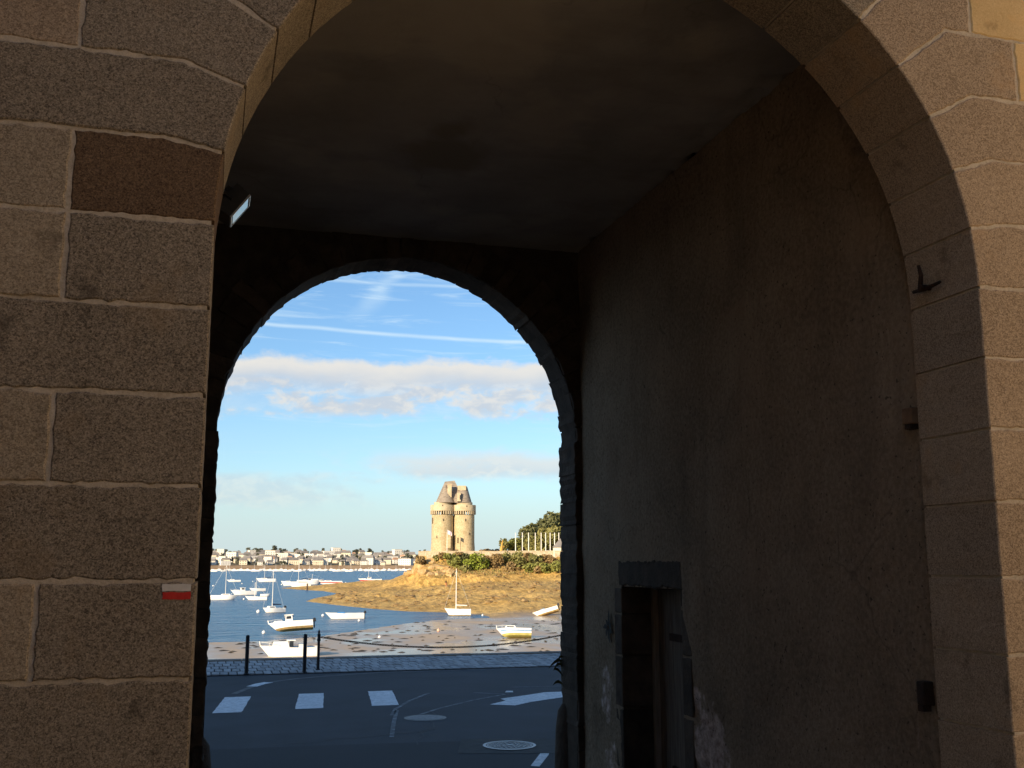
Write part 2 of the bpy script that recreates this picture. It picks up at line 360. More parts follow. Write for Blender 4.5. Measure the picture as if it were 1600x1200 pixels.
def weather(m, crack_scale, amt, dark, pits=True):
    nt = m.node_tree; N = nt.nodes; L = nt.links; b = N['Principled BSDF']; col = b.inputs['Base Color'].links[0].from_socket
    tc = N.new('ShaderNodeTexCoord')
    def nz(sc_, det=6, st_=(1, 1, 1)):
        mp = N.new('ShaderNodeMapping'); mp.inputs['Scale'].default_value = st_; L.new(tc.outputs['Object'], mp.inputs[0])
        t = N.new('ShaderNodeTexNoise'); t.inputs['Scale'].default_value = sc_; t.inputs['Detail'].default_value = det; L.new(mp.outputs[0], t.inputs['Vector']); return t
    def rng_(f, a, c, lo=0., hi=1.):
        r = N.new('ShaderNodeMapRange'); L.new(f, r.inputs[0])
        for i, v in zip((1, 2, 3, 4), (a, c, lo, hi)): r.inputs[i].default_value = v
        return r.outputs[0]
    def mul(a, c):
        n = N.new('ShaderNodeMath'); n.operation = 'MULTIPLY'; L.new(a, n.inputs[0])
        if isinstance(c, float): n.inputs[1].default_value = c
        else: L.new(c, n.inputs[1])
        return n.outputs[0]
    def over(f, base, c):
        n = N.new('ShaderNodeMix'); n.data_type = 'RGBA'; L.new(f, n.inputs[0]); L.new(base, n.inputs[6]); n.inputs[7].default_value = (*c, 1); return n.outputs[2]
    wv = N.new('ShaderNodeVectorMath'); wv.operation = 'MULTIPLY_ADD'; L.new(nz(2.2).outputs['Color'], wv.inputs[0]); wv.inputs[1].default_value = (.5, .5, .5); L.new(tc.outputs['Object'], wv.inputs[2])
    v = N.new('ShaderNodeTexVoronoi'); v.feature = 'DISTANCE_TO_EDGE'; v.inputs['Scale'].default_value = crack_scale; L.new(wv.outputs[0], v.inputs['Vector'])
    crack = mul(rng_(v.outputs['Distance'], .0, .012 * crack_scale, 1., 0.), rng_(nz(.9, 3).outputs['Fac'], .50, .58))
    col = over(mul(crack, amt), col, dark)
    col = over(mul(rng_(nz(1.3, 7, (1, 2.4, .35)).outputs['Fac'], .54, .78), .45), col, tuple(c * 1.6 for c in dark))        # damp runs
    col = over(mul(rng_(nz(.75, 8).outputs['Fac'], .56, .62), .35), col, tuple(min(.6, c * 5.2) for c in dark))            # patched repairs with an edge
    if pits: col = over(mul(rng_(nz(38, 2).outputs['Fac'], .66, .70), .8), col, dark)
    L.new(col, b.inputs['Base Color'])
M['plaster'] = plaster_wall_mat()
weather(M['plaster'], 1.1, .42, (.075, .055, .038))
M['ceiling'] = mat('ceiling_render', (.26, .25, .23), (.38, .365, .335), scale=1.0, rough=.95, bump=.4, bscale=14, bdist=.01)
weather(M['ceiling'], .8, .25, (.10, .092, .075), False)
M['ceiling_stain'] = mat('ceiling_stain', (.26, .235, .185), (.38, .35, .29), scale=3, rough=.95)

# ------------------------------------------------------------------ water, ground
WZ = -9.0
def water_mat():
    m = bpy.data.materials.new('sea_water'); m.use_nodes = True; nt = m.node_tree; N = nt.nodes; L = nt.links
    b = N['Principled BSDF']; b.inputs['Base Color'].default_value = (.014, .105, .225, 1)
    b.inputs['Roughness'].default_value = .24; b.inputs['IOR'].default_value = 1.33
    tc = N.new('ShaderNodeTexCoord'); mp = N.new('ShaderNodeMapping'); mp.inputs['Scale'].default_value = (.35, .8, 1)
    L.new(tc.outputs['Object'], mp.inputs[0])
    t = N.new('ShaderNodeTexNoise'); t.inputs['Scale'].default_value = 1.6; t.inputs['Detail'].default_value = 5; L.new(mp.outputs[0], t.inputs['Vector'])
    bn = N.new('ShaderNodeBump'); bn.inputs['Strength'].default_value = 1; bn.inputs['Distance'].default_value = .9
    t2 = N.new('ShaderNodeTexNoise'); t2.inputs['Scale'].default_value = .30; t2.inputs['Detail'].default_value = 4; L.new(mp.outputs[0], t2.inputs['Vector'])
    ad = N.new('ShaderNodeMath'); ad.operation = 'MULTIPLY_ADD'; L.new(t2.outputs['Fac'], ad.inputs[0]); ad.inputs[1].default_value = 2.2; L.new(t.outputs['Fac'], ad.inputs[2])
    L.new(ad.outputs[0], bn.inputs['Height']); L.new(bn.outputs[0], b.inputs['Normal'])
    return m
M['water'] = water_mat()
mb = MB(); mb.add([(-4000, 40, WZ), (4000, 40, WZ), (4000, 9000, WZ), (-4000, 9000, WZ)], [(0, 1, 2, 3)])
tag(mb.build('sea', M['water']), kind='structure')

SHORE = [(120, 1014), (325, 1004), (420, 1001), (500, 994), (560, 985), (620, 976), (680, 969), (730, 966.5), (768, 965.5),
         (752, 961), (720, 958.5), (690, 956.8), (640, 955.5), (590, 952), (540, 947), (505, 943), (478, 939.5), (492, 934.5), (515, 930.5),
         (528, 927.5), (505, 923.5), (470, 921.5), (438, 919), (470, 916.3), (520, 915), (570, 912.8), (610, 911.2)]
shore = [at_z(x, y, WZ).xy for x, y in SHORE]
poly = [(-300, 90), (-40, 118)] + [tuple(p) for p in shore] + [(120, 520), (420, 560), (420, 20), (-300, 20)]
poly = np.array(poly)
def sdist(P, poly):                              # signed distance, positive inside
    x, y = P[:, 0], P[:, 1]
    d = np.full(len(P), 1e9); ins = np.zeros(len(P), bool)
    n = len(poly)
    for i in range(n):
        a, b = poly[i], poly[(i + 1) % n]
        e = b - a; w = P - a
        t = np.clip((w @ e) / (e @ e), 0, 1)
        d = np.minimum(d, np.hypot(*(w - t[:, None] * e).T))
        c = ((a[1] > y) != (b[1] > y)) & (x < (b[0] - a[0]) * (y - a[1]) / (b[1] - a[1] + 1e-12) + a[0])
        ins ^= c
    return np.where(ins, d, -d)
def plat(px, py, d): return at_d(px, py, d)
# the flat top of the point, behind the rampart
PLAT = np.array([at_d(652, 880, 352).xy[:], at_d(700, 880, 346).xy[:], at_d(800, 880, 344).xy[:], at_d(900, 880, 338).xy[:], at_d(1100, 880, 320).xy[:],
                 at_d(1100, 880, 520).xy[:], at_d(760, 880, 470).xy[:], at_d(650, 880, 385).xy[:]])
PZ = 2.4
def nfield(P, s, det=4, off=0.):
    return np.array([noise.fractal(Vector((x * s + off, y * s - off, off)), .9, 2.1, det) for x, y in P])
def terrain_z(P):
    s = sdist(P, poly); dp = -sdist(P, PLAT)
    rel_d = np.hypot(P[:, 0], P[:, 1])
    far = np.clip((rel_d - 172) / 40, 0, 1)      # 0 on the mud flat, 1 on the rocky foreshore
    nz1 = nfield(P, .045, 5); nz2 = nfield(P, .22, 4, 5.3)
    up = np.clip(s, 0, None)
    fore = .052 * up + .9 * np.clip(up / 18, 0, 1) * (.5 + nz1) + .4 * np.clip(up / 8, 0, 1) * nz2
    mud = .012 * up + .05 * nz1 * np.clip(up / 6, 0, 1)
    near = np.clip((60 - P[:, 1]) / 30, 0, 1)
    z = WZ + mud * (1 - far) + fore * far + near * 2.0
    z = np.where(s < 0, WZ + s * .06 - .02, z + .01)
    lb = math.atan2(PLAT[0][0], PLAT[0][1]); side = (lb - np.arctan2(P[:, 0], P[:, 1])) * rel_d          # metres to the left of the plateau end
    bank = PZ - 1.0 - np.clip(dp, 0, None) * .30 + nz1 * .8 + nz2 * .5 - 3.6 * np.clip((side + 1.0) / 3.5, 0, 1) - .12 * np.clip(side, 0, None)
    zb = np.where(dp < 0, PZ, np.minimum(bank, PZ))
    return np.maximum(z, np.where(dp < 22, zb, -99))
def axis(a, b, step, lo, hi, cs): return np.concatenate([np.arange(lo, a, cs), np.arange(a, b, step), np.arange(b, hi + cs, cs)])
xs = axis(-6, 128, 1.15, -260, 400, 12.); ys = axis(104, 430, 1.25, 31, 545, 9.)
GX, GY = np.meshgrid(xs, ys); P = np.c_[GX.ravel(), GY.ravel()]
TZ = terrain_z(P)
def grid_mesh(name, GX, GY, Z, keep=None):
    ny, nx = GX.shape
    idx = np.arange(nx * ny).reshape(ny, nx)
    q = np.c_[idx[:-1, :-1].ravel(), idx[:-1, 1:].ravel(), idx[1:, 1:].ravel(), idx[1:, :-1].ravel()]
    if keep is not None: q = q[keep]
    me = bpy.data.meshes.new(name); me.from_pydata(np.c_[GX.ravel(), GY.ravel(), Z].tolist(), [], q.tolist())
    me.polygons.foreach_set('use_smooth', [True] * len(me.polygons))
    return me
def foreshore_mat():
    m = mat('foreshore', (.36, .215, .05), (.84, .545, .165), scale=.10, rough=.85, detail=9, bump=1, bscale=1.1, bdist=.5, stretch=(1, .55, 1),
            fine=((.17, .095, .028), (.82, .53, .17)), fine_scale=.75, fine_amt=.5)
    nt = m.node_tree; N = nt.nodes; L = nt.links; b = N['Principled BSDF']
    rock = b.inputs['Base Color'].links[0].from_socket; bmp = b.inputs['Normal'].links[0].from_socket
    tc = N.new('ShaderNodeTexCoord')
    at = N.new('ShaderNodeAttribute'); at.attribute_name = 'rocky'
    t = N.new('ShaderNodeTexNoise'); t.inputs['Scale'].default_value = .16; t.inputs['Detail'].default_value = 7
    mp = N.new('ShaderNodeMapping'); mp.inputs['Scale'].default_value = (.8, .35, 1); L.new(tc.outputs['Object'], mp.inputs[0]); L.new(mp.outputs[0], t.inputs['Vector'])
    sand = N.new('ShaderNodeValToRGB'); L.new(t.outputs['Fac'], sand.inputs[0]); e = sand.color_ramp.elements
    e[0].position = .32; e[0].color = (.24, .19, .135, 1); e[1].position = .66; e[1].color = (.52, .40, .27, 1)
    wet = N.new('ShaderNodeMapRange'); L.new(t.outputs['Fac'], wet.inputs[0])
    wet.inputs[1].default_value = .47; wet.inputs[2].default_value = .68; wet.inputs[3].default_value = .22; wet.inputs[4].default_value = .75
    def mixf(a, bb, vec):
        n = N.new('ShaderNodeMix'); n.data_type = 'RGBA' if vec else 'FLOAT'; L.new(at.outputs['Fac'], n.inputs[0])
        i = (6, 7) if vec else (2, 3)
        for k, v in zip(i, (a, bb)):
            if isinstance(v, (int, float)): n.inputs[k].default_value = v
            else: L.new(v, n.inputs[k])
        return n.outputs[2 if vec else 0]
    L.new(mixf(sand.outputs[0], rock, True), b.inputs['Base Color'])
    L.new(mixf(wet.outputs[0], .85, False), b.inputs['Roughness'])
    bn = N.new('ShaderNodeBump'); bn.inputs['Distance'].default_value = .05; L.new(mixf(.12, 0., False), bn.inputs['Strength'])
    t3 = N.new('ShaderNodeTexNoise'); t3.inputs['Scale'].default_value = 1.2; t3.inputs['Detail'].default_value = 5; L.new(tc.outputs['Object'], t3.inputs['Vector'])
    L.new(t3.outputs['Fac'], bn.inputs['Height'])
    old = bmp.node; L.new(mixf(0., 1., False), old.inputs['Strength']); L.new(bn.outputs[0], old.inputs['Normal'])
    b.inputs['Specular IOR Level'].default_value = .38
    return m
M['foreshore'] = foreshore_mat()
me = grid_mesh('beach', GX, GY, TZ); me.materials.append(M['foreshore'])
rel_d = np.hypot(P[:, 0], P[:, 1]); rk = np.clip((rel_d - 178 + 10 * nfield(P, .05, 3, 8.)) / 14, 0, 1)
at_ = me.attributes.new('rocky', 'FLOAT', 'POINT'); at_.data.foreach_set('value', rk.astype(np.float32))
beach = bpy.data.objects.new('beach', me); COL.objects.link(beach); tag(beach, kind='structure')
def ground_at(x, y): return float(terrain_z(np.array([[x, y]]))[0])
def on_ground(px, py):                            # where a sight line meets the beach
    v = ray(px, py); v = v / math.hypot(v.x, v.y)
    ts = np.arange(100, 480, .5); pts = np.c_[v.x * ts, v.y * ts]
    hit = np.nonzero(terrain_z(pts) > v.z * ts)[0]
    t = ts[hit[0]] if len(hit) else 300.
    return Vector((v.x * t, v.y * t, v.z * t))

# ------------------------------------------------------------------ road and quay
RZ = -2.6
def road_h(y): return -1.65 if y < 2 else (-1.65 + (y - 2) / 10 * (RZ + 1.65) if y < 12 else RZ)
mb = MB(); yy = [-40, 2, 4, 6, 8, 10, 12, 18, 26.2]; vs = []; fs = []
for y in yy: vs += [(-60, y, road_h(y)), (90, y, road_h(y))]
for i in range(len(yy) - 1): fs.append((2 * i, 2 * i + 1, 2 * i + 3, 2 * i + 2))
road = mb.add(vs, fs).build('road', M['asphalt']); tag(road, kind='structure')
def flat(name, pts, m_, dz, parent, z=RZ):
    o = MB().add([(p[0], p[1], z + dz) for p in pts], [tuple(range(len(pts)))]).build(name, m_, parent); return o
def stripe(x0, skew=.0):
    pts = []
    n = 10
    for k in range(n + 1): pts.append((x0 + random.uniform(-.008, .008), 19.9 + 2.25 * k / n))
    for k in range(n, -1, -1): pts.append((x0 + .5 + random.uniform(-.008, .008), 19.9 + 2.25 * k / n))
    return pts
for x0, dy in ((.16, -.05), (1.60, .1), (3.0, .15), (-1.25, 0)):
    flat('crosswalk_stripe', [(x + (y - 19.9) * .09 * 0 + (y - 20) * .11, y + dy) for x, y in stripe(x0 - .0)], M['road_paint'], .004, road)
flat('lane_marking', [at_z(x, y, RZ) for x, y in ((765, 1101), (805, 1102.5), (830, 1097), (877, 1090), (915, 1083), (915, 1075), (877, 1081), (850, 1082), (818, 1087), (782, 1092), (790, 1095))], M['road_paint'], .004, road)
flat('lane_marking', [at_z(x, y, RZ) for x, y in ((789, 1082), (802, 1082), (801, 1079.6), (791, 1079.6))], M['road_paint'], .004, road)
flat('lane_marking', [at_z(x, y, RZ) for x, y in ((829, 1197), (850, 1170), (863, 1165.5), (857, 1180), (843, 1198))], M['road_paint'], .004, road)
def strip_line(name, pts, w, m_, dz, parent):
    mb = MB(); vs = []
    P_ = [Vector(p[:2]) for p in pts]
    for i, p in enumerate(P_):
        t = (P_[min(i + 1, len(P_) - 1)] - P_[max(i - 1, 0)]).normalized(); nn = Vector((-t.y, t.x)) * (w / 2)
        vs += [(p.x + nn.x, p.y + nn.y, RZ + dz), (p.x - nn.x, p.y - nn.y, RZ + dz)]
    return mb.add(vs, [(2 * i, 2 * i + 1, 2 * i + 3, 2 * i + 2) for i in range(len(P_) - 1)]).build(name, m_, parent)
strip_line('gutter_line', [at_z(x, y, RZ) for x, y in ((366, 1084), (380, 1078.5), (400, 1071), (420, 1066.5), (445, 1062.8), (470, 1060), (500, 1057.3), (530, 1055), (600, 1050.5))] + [(6.1, 26.05), (9, 26.08), (14, 26.08)], .13, M['concrete_strip'], .004, road)
strip_line('gutter_line', [at_z(x, y, RZ) for x, y in ((393, 1073.2), (406, 1069.2), (420, 1066.6))], .24, M['road_paint'], .008, road)
for pts in (((655, 1117), (690, 1106), (740, 1094), (795, 1084)), ((612, 1118), (618, 1108), (640, 1095), (670, 1083)), ((612, 1152), (615, 1130), (620, 1110)), ((740, 1082.5), (795, 1085)), ((800, 1074), (877, 1072))):
    strip_line('worn_line', [at_z(x, y, RZ) for x, y in pts], .07, M['thin_paint'], .004, road)
flat('asphalt_patch', [at_z(x, y, RZ) for x, y in ((320, 1172), (420, 1168), (560, 1163), (690, 1159), (760, 1158), (877, 1156), (900, 1230), (300, 1240))], mat('newer_asphalt', (.017, .019, .023), (.028, .030, .036), scale=.8, rough=.8, bump=.8, bscale=60, bdist=.008, fine=((.012, .013, .016), (.042, .045, .05)), fine_scale=45, fine_amt=.35), .002, road)

M['crack'] = mat('tar_filled_crack', (.008, .009, .011), (.016, .017, .02), scale=8, rough=.6)
rc = random.Random(3)
for (x, y, dx, dy, n_) in ((1.0, 16.2, .32, .10, 9), (5.2, 22.8, .30, -.08, 10), (2.4, 24.6, .42, .03, 9), (3.0, 15.6, .12, .42, 9), (6.8, 18.2, .10, .35, 8)):
    pts = []
    for k in range(n_): pts.append((x + dx * k + rc.uniform(-.09, .09), y + dy * k + rc.uniform(-.12, .12)))
    strip_line('road_crack', pts, rc.uniform(.018, .03), M['crack'], .0065, road)
mb = MB(); mb.add([(-60, 26.2, RZ + .012), (90, 26.2, RZ + .012), (90, 29.75, RZ + .03), (-60, 29.75, RZ + .03)], [(0, 1, 2, 3)])
mb.add([(-60, 26.2, RZ - .2), (90, 26.2, RZ - .2), (90, 26.2, RZ + .012), (-60, 26.2, RZ + .012)], [(0, 1, 2, 3)])
pave = mb.build('pavement', M['paver_joint']); tag(pave, kind='structure')
def paver_mesh(i):
    mb = MB(); w, l, h = .178 + random.uniform(-.006, .006), .62 + random.uniform(-.015, .01), .022
    e = .012
    j = lambda: random.uniform(-.006, .006)
    base = [(-w / 2 + j(), -l / 2 + j()), (w / 2 + j(), -l / 2 + j()), (w / 2 + j(), l / 2 + j()), (-w / 2 + j(), l / 2 + j())]
    vs = [(x, y, -.01) for x, y in base] + [(x, y, h - .006) for x, y in base] + [(x * (1 - 2 * e / w), y * (1 - 2 * e / l), h + random.uniform(-.002, .002)) for x, y in base]
    fs = [(i_, (i_ + 1) % 4, 4 + (i_ + 1) % 4, 4 + i_) for i_ in range(4)] + [(4 + i_, 4 + (i_ + 1) % 4, 8 + (i_ + 1) % 4, 8 + i_) for i_ in range(4)] + [(8, 9, 10, 11)]
    return mb.add(vs, fs).build('paver', M['paver'], pave)
protos = [paver_mesh(i) for i in range(6)]; used = [False] * 6
NP = 0
rest = MB()
for row in range(5):
    y = 26.56 + row * .655
    x = -1.2 + (row % 2) * .1 + random.uniform(0, .03)
    while x < 12.4:
        z = RZ + .012 + (y - 26.2) / 3.55 * .018
        vis = -.25 + .004 * y < x < y * .345 + .25
        if vis and NP < 285:
            k = random.randrange(6)
            if not used[k]: o = protos[k]; used[k] = True
            else: o = inst(protos[k], 'paver', pave)
            o.location = (x, y, z + random.uniform(-.005, .005)); NP += 1
            o.rotation_euler = (random.uniform(-.012, .012), random.uniform(-.02, .02), random.choice((0, PI)) + random.uniform(-.012, .012))
        else:
            rest.box((x, y, z + .005), (.186, .62, .03))
        x += .2 + random.uniform(-.003, .003)
ro = rest.build('paver_field', M['paver'], pave); ro['kind'] = 'stuff'
mb = MB()
x = -30
while x < 60:                                          # coping stones along the quay edge
    l = random.uniform(.9, 1.4)
    mb.box((x + l / 2, 29.98, RZ - .1 + random.uniform(-.006, .006)), (l - .015, .45, .30)); x += l
cp = mb.build('coping', M['quay_stone'], pave); cp['kind'] = 'stuff'
mb = MB(); mb.box((15, 29.9, -5.9), (150, .5, 6.1)); 
qw = mb.build('quay_wall', M['quay_stone']); tag(qw, 'granite quay wall dropping from the paved edge to the beach', 'quay wall')

# the two covers in the road
mh = thing('manhole_cover', 'round patterned iron manhole cover in a square concrete surround', 'manhole cover', (4.27, 15.22, RZ))
c, s_ = math.cos(.27), math.sin(.27)
mb = MB(); mb.add([(x * c + y * s_, -x * s_ + y * c, .005) for x, y in ((-.72, -.62), (.7, -.62), (.7, .62), (-.72, .62))], [(0, 1, 2, 3)]); mb.build('surround', M['concrete_strip'], mh).data.materials[0] = mat('dark_concrete_patch', (.055, .052, .048), (.085, .08, .074), scale=6, rough=.9, bump=.4)
def ring(mb, r0, r1, z, n=40, a0=0, a1=2 * PI):
    full = a1 - a0 > 6.2; m_ = n if full else n + 1
    vs = []
    for k in range(m_):
        a = a0 + (a1 - a0) * k / n; vs += [(r0 * math.cos(a), r0 * math.sin(a), z), (r1 * math.cos(a), r1 * math.sin(a), z)]
    return mb.add(vs, [(2 * k, 2 * k + 1, 2 * ((k + 1) % m_) + 1, 2 * ((k + 1) % m_)) for k in range(n)])
ring(MB(), 0.001, .37, .010).build('lid', M['manhole'], mh)
mb = MB(); ring(mb, .345, .385, .014); ring(mb, .31, .322, .014); mb.build('rim', M['manhole_bright'], mh)
mb = MB()
for r0, n in ((.25, 22), (.185, 16), (.12, 10)):
    for k in range(n):
        a = 2 * PI * k / n + r0 * 9; mb.box((r0 * math.cos(a), r0 * math.sin(a), .013), (.022, .030, .006), Matrix.Rotation(a, 3, 'Z'))
mb.box((0, 0, .013), (.1, .055, .006)); mb.box((.11, .30, .014), (.1, .03, .007))
mb.build('tread_pattern', M['manhole_bright'], mh)['kind'] = 'stuff'
mc = thing('manhole_cover', 'smaller plain pale grey worn cover in the middle of the road', 'manhole cover', (3.64, 18.28, RZ))
ring(MB(), .001, .30, .009).build('lid', M['worn_cover'], mc); ring(MB(), .30, .36, .006).build('rim', M['manhole'], mc)

# bollards and chain
def bollard(x, y, lab):
    t = thing('bollard', lab, 'bollard', (x, y, RZ + .01), 0, 'plain dark bollards at the pavement edge')
    mb = MB(); mb.lathe([(.045, 0), (.045, .84), (.042, .895), (.030, .91), (0, .913)], n=20); mb.build('post', M['black_iron'], t, smooth=True)
    mb = MB(); mb.lathe([(.075, 0), (.075, .02), (.05, .035), (.046, .05)], n=20); mb.build('foot_ring', M['black_iron'], t, smooth=True)
bollard(.93, 26.28, 'plain black round bollard standing alone left of the beached cabin boat')
bollard(2.28, 26.32, 'plain black round bollard in front of the beached cabin boat stern')
cpst = thing('chain_post', 'ornate black iron chain post with pointed finial beside the plain bollard', 'post', (2.64, 26.7, RZ + .01), 0, 'chain posts along the quay')
mb = MB(); mb.lathe([(.055, 0), (.055, .04), (.036, .06), (.033, .55), (.033, .70), (.046, .72), (.046, .76), (.036, .775), (.036, .83), (.046, .85), (.040, .87)], n=18); mb.build('post', M['black_iron'], cpst, smooth=True)
mb = MB(); mb.lathe([(.040, .87), (.030, .885), (.022, .90), (.028, .92), (.026, .94), (.010, .975), (0, 1.0)], n=18); mb.build('finial', M['black_iron'], cpst, smooth=True)
MB().box((.05, 0, .80), (.05, .02, .03)).build('chain_eye', M['black_iron'], cpst)
c2 = copy_tree(cpst); c2.location = (10.9, 29.2, RZ + .01); c2['label'] = 'ornate black iron chain post by the gateway far right side'
a = Vector((2.71, 26.7, RZ + .81)); b = Vector((10.85, 29.2, RZ + .81)); mb = MB()
nl = 118
def chain_pt(t): p = a.lerp(b, t); p.z -= .40 * 4 * t * (1 - t); return p
for k in range(nl):
    p, q = chain_pt(k / nl), chain_pt((k + 1.25) / nl if k < nl - 1 else 1); t = (q - p).normalized()
    sdv = t.orthogonal().normalized(); 
    if k % 2: sdv = t.cross(sdv)
    w = .018
    pts = [p + sdv * w * .6, p + t * .02 + sdv * w, q - t * .02 + sdv * w, q + sdv * w * .6, q - sdv * w * .6, q - t * .02 - sdv * w, p + t * .02 - sdv * w, p - sdv * w * .6, p + sdv * w * .6]
    mb.tube(pts, .0095, 5, cap=False)
tag(mb.build('chain', M['iron']), 'dark iron chain sagging along the quay from the ornate post', 'chain')

# ------------------------------------------------------------------ the gatehouse
XL, XR, YF, YB = -.038, 3.400, 4.0, 4.5                  # front arch: jambs, face, back of the reveal
CX, CZ, RA = (XL + XR) / 2, 1.278, (XR - XL) / 2
gate = thing('gatehouse', 'old granite gatehouse whose arched passage frames the bay', 'building')

def inset(poly, g):
    n = len(poly); out = []
    A = sum(poly[i][0] * poly[(i + 1) % n][1] - poly[(i + 1) % n][0] * poly[i][1] for i in range(n))
    sg = 1 if A > 0 else -1
    for i in range(n):
        p0, p1, p2 = Vector(poly[i - 1]), Vector(poly[i]), Vector(poly[(i + 1) % n])
        e1 = (p1 - p0).normalized(); e2 = (p2 - p1).normalized()
        n1 = Vector((-e1.y, e1.x)) * sg; n2 = Vector((-e2.y, e2.x)) * sg
        k = 1 + n1.dot(n2); o = (n1 + n2) / max(k, .35)
        out.append(tuple(p1 + o * g))
    return out
def ragged(poly, step, amp, seed, arris=None):
    out = []
    n = len(poly)
    for i in range(n):
        a, b = Vector(poly[i]), Vector(poly[(i + 1) % n]); L_ = (b - a).length; k = max(1, int(L_ / step))
        nn = Vector((-(b - a).y, (b - a).x)).normalized()
        for j in range(k):
            p = a.lerp(b, j / k)
            f = (noise.fractal(Vector((p.x * 7, p.y * 7, seed)), .8, 2.2, 2) * .5 + noise.fractal(Vector((p.x * 26, p.y * 26, seed + 5)), .7, 2.2, 4) * .75) * amp
            if arris and arris(p): f *= .22
            out.append(tuple(p + nn * f))
    return out
def stone_block(name, poly, y0, y1, mats, parent, gap=.0075, amp=.011, seed=0., step=.025, bevel=.006, proud=0., arris=None):
    """A dressed stone: polygon on the wall face, ragged edges, a worn arris and its full depth."""
    p = ragged(inset(poly, gap), step, amp, seed, arris)
    q = inset(p, bevel)
    n = len(p)
    vs = [(x, y0 - proud, z) for x, z in q] + [(x, y0 - proud + bevel * .8, z) for x, z in p] + [(x, y1, z) for x, z in p]
    fs = [tuple(range(n))] + [(i, (i + 1) % n, n + (i + 1) % n, n + i) for i in range(n)] + [(n + i, n + (i + 1) % n, 2 * n + (i + 1) % n, 2 * n + i) for i in range(n)]
    return MB().add(vs, fs).build(name, mats, parent)

ZJ = [-1.75, -1.41, -1.075, -.738, -.403, -.063, .277, .61, .943, 1.277]
ZV = [1.277, 1.600, 1.920, 2.238, 2.563, 2.89]
TH = PI / 19
def arc(i, right): 
    a = i * TH
    return (CX + (1 if right else -1) * RA * math.cos(a), CZ + RA * math.sin(a))
def knee(i, right):
    x, z = arc(i, right)
    if i == 0: return None
    a = i * TH; dz = ZV[i] - z; 
    return (x + (1 if right else -1) * dz / math.tan(a), ZV[i])
front = []
def on_arris(p): return abs(p.x - XL) < .03 or abs(p.x - XR) < .03 or (p.y > CZ - .05 and abs(math.hypot(p.x - CX, p.y - CZ) - RA) < .03)
def st(poly, m_='granite', name='stone', **k):
    k['arris'] = on_arris
    o = stone_block(name, poly, YF, YB, M[m_], gate, seed=len(front) * 1.7, proud=random.uniform(-.001, .004), **k); front.append(o); return o
def rect(x0, x1, z0, z1): return [(x0, z0), (x1, z0), (x1, z1), (x0, z1)]
JL = [-.58, -1.25, -.576, -1.3, -.575, -1.2, -.566, -1.28, -.562]          # left pier joints per course
for i in range(9):
    z0, z1 = ZJ[i], ZJ[i + 1]
    short = JL[i] > -1
    mm = {7: 'granite'}.get(i, 'granite')
    st(rect(JL[i], XL, z0, z1), mm)
    x = JL[i]; k = 0
    while x > -2.2:
        w = random.uniform(.55, 1.0) if short else random.uniform(.5, .9)
        st(rect(x - w, x, z0, z1), 'granite_pale' if (short and k == 0) else random.choice(('granite', 'granite_rose', 'granite'))); x -= w; k += 1
JR = [4.15, 3.95, 4.25, 3.9, 4.2, 3.95, 4.3, 3.9, 4.22]
for i in range(9):
    st(rect(XR, JR[i], ZJ[i], ZJ[i + 1]), 'granite_rose')
    x = JR[i]
    while x < 5.4:
        w = random.uniform(.5, .9); st(rect(x, x + w, ZJ[i], ZJ[i + 1]), random.choice(('granite_rose', 'granite_pale'))); x += w
def vouss(i, right, xend):
    sg = 1 if right else -1
    a = [(CX + sg * RA * math.cos((i + t) * TH), CZ + RA * math.sin((i + t) * TH)) for t in (0, .25, .5, .75, 1)]
    p = list(a)
    k1 = knee(i + 1, right); p.append(k1)
    if (xend - k1[0]) * sg > .02: p.append((xend, ZV[i + 1]))
    else: p[-1] = (xend, ZV[i + 1])
    p.append((xend, ZV[i]))
    k0 = knee(i, right)
    if k0 and (xend - k0[0]) * sg > .02: p.append(k0)
    return p
LE = [-.565, -1.2, -.568, -1.15, -.5]
RE = [4.2, 3.95, 4.15, 3.725, 3.477]
for i in range(5):
    st(vouss(i, False, LE[i]), 'granite_brown' if i == 0 else 'granite', name='voussoir')
    x = LE[i]; k = 0
    while x > -2.2:
        w = random.uniform(.55, .9); st(rect(x - w, x, ZV[i], ZV[i + 1]), 'granite_pale' if (i in (0,) and k == 0) else random.choice(('granite', 'granite_rose'))); x -= w; k += 1
    st(vouss(i, True, RE[i]), 'granite_rose', name='voussoir')
    x = RE[i]
    while x < 5.4:
        w = random.uniform(.55, .8); st(rect(x, x + w, ZV[i], ZV[i + 1]), 'sandstone' if i >= 3 else random.choice(('granite_rose', 'granite_pale'))); x += w
RO = 2.32
for i in range(5, 14):                                        # the crown of the arch
    a0, a1 = i * TH, (i + 1) * TH
    p = [(CX + RA * math.cos(a0 + (a1 - a0) * t), CZ + RA * math.sin(a0 + (a1 - a0) * t)) for t in (0, .25, .5, .75, 1)]
    p += [(CX + RO * math.cos(a1), CZ + RO * math.sin(a1)), (CX + RO * math.cos(a0), CZ + RO * math.sin(a0))]
    st(p, random.choice(('granite', 'granite_rose')), name='voussoir')

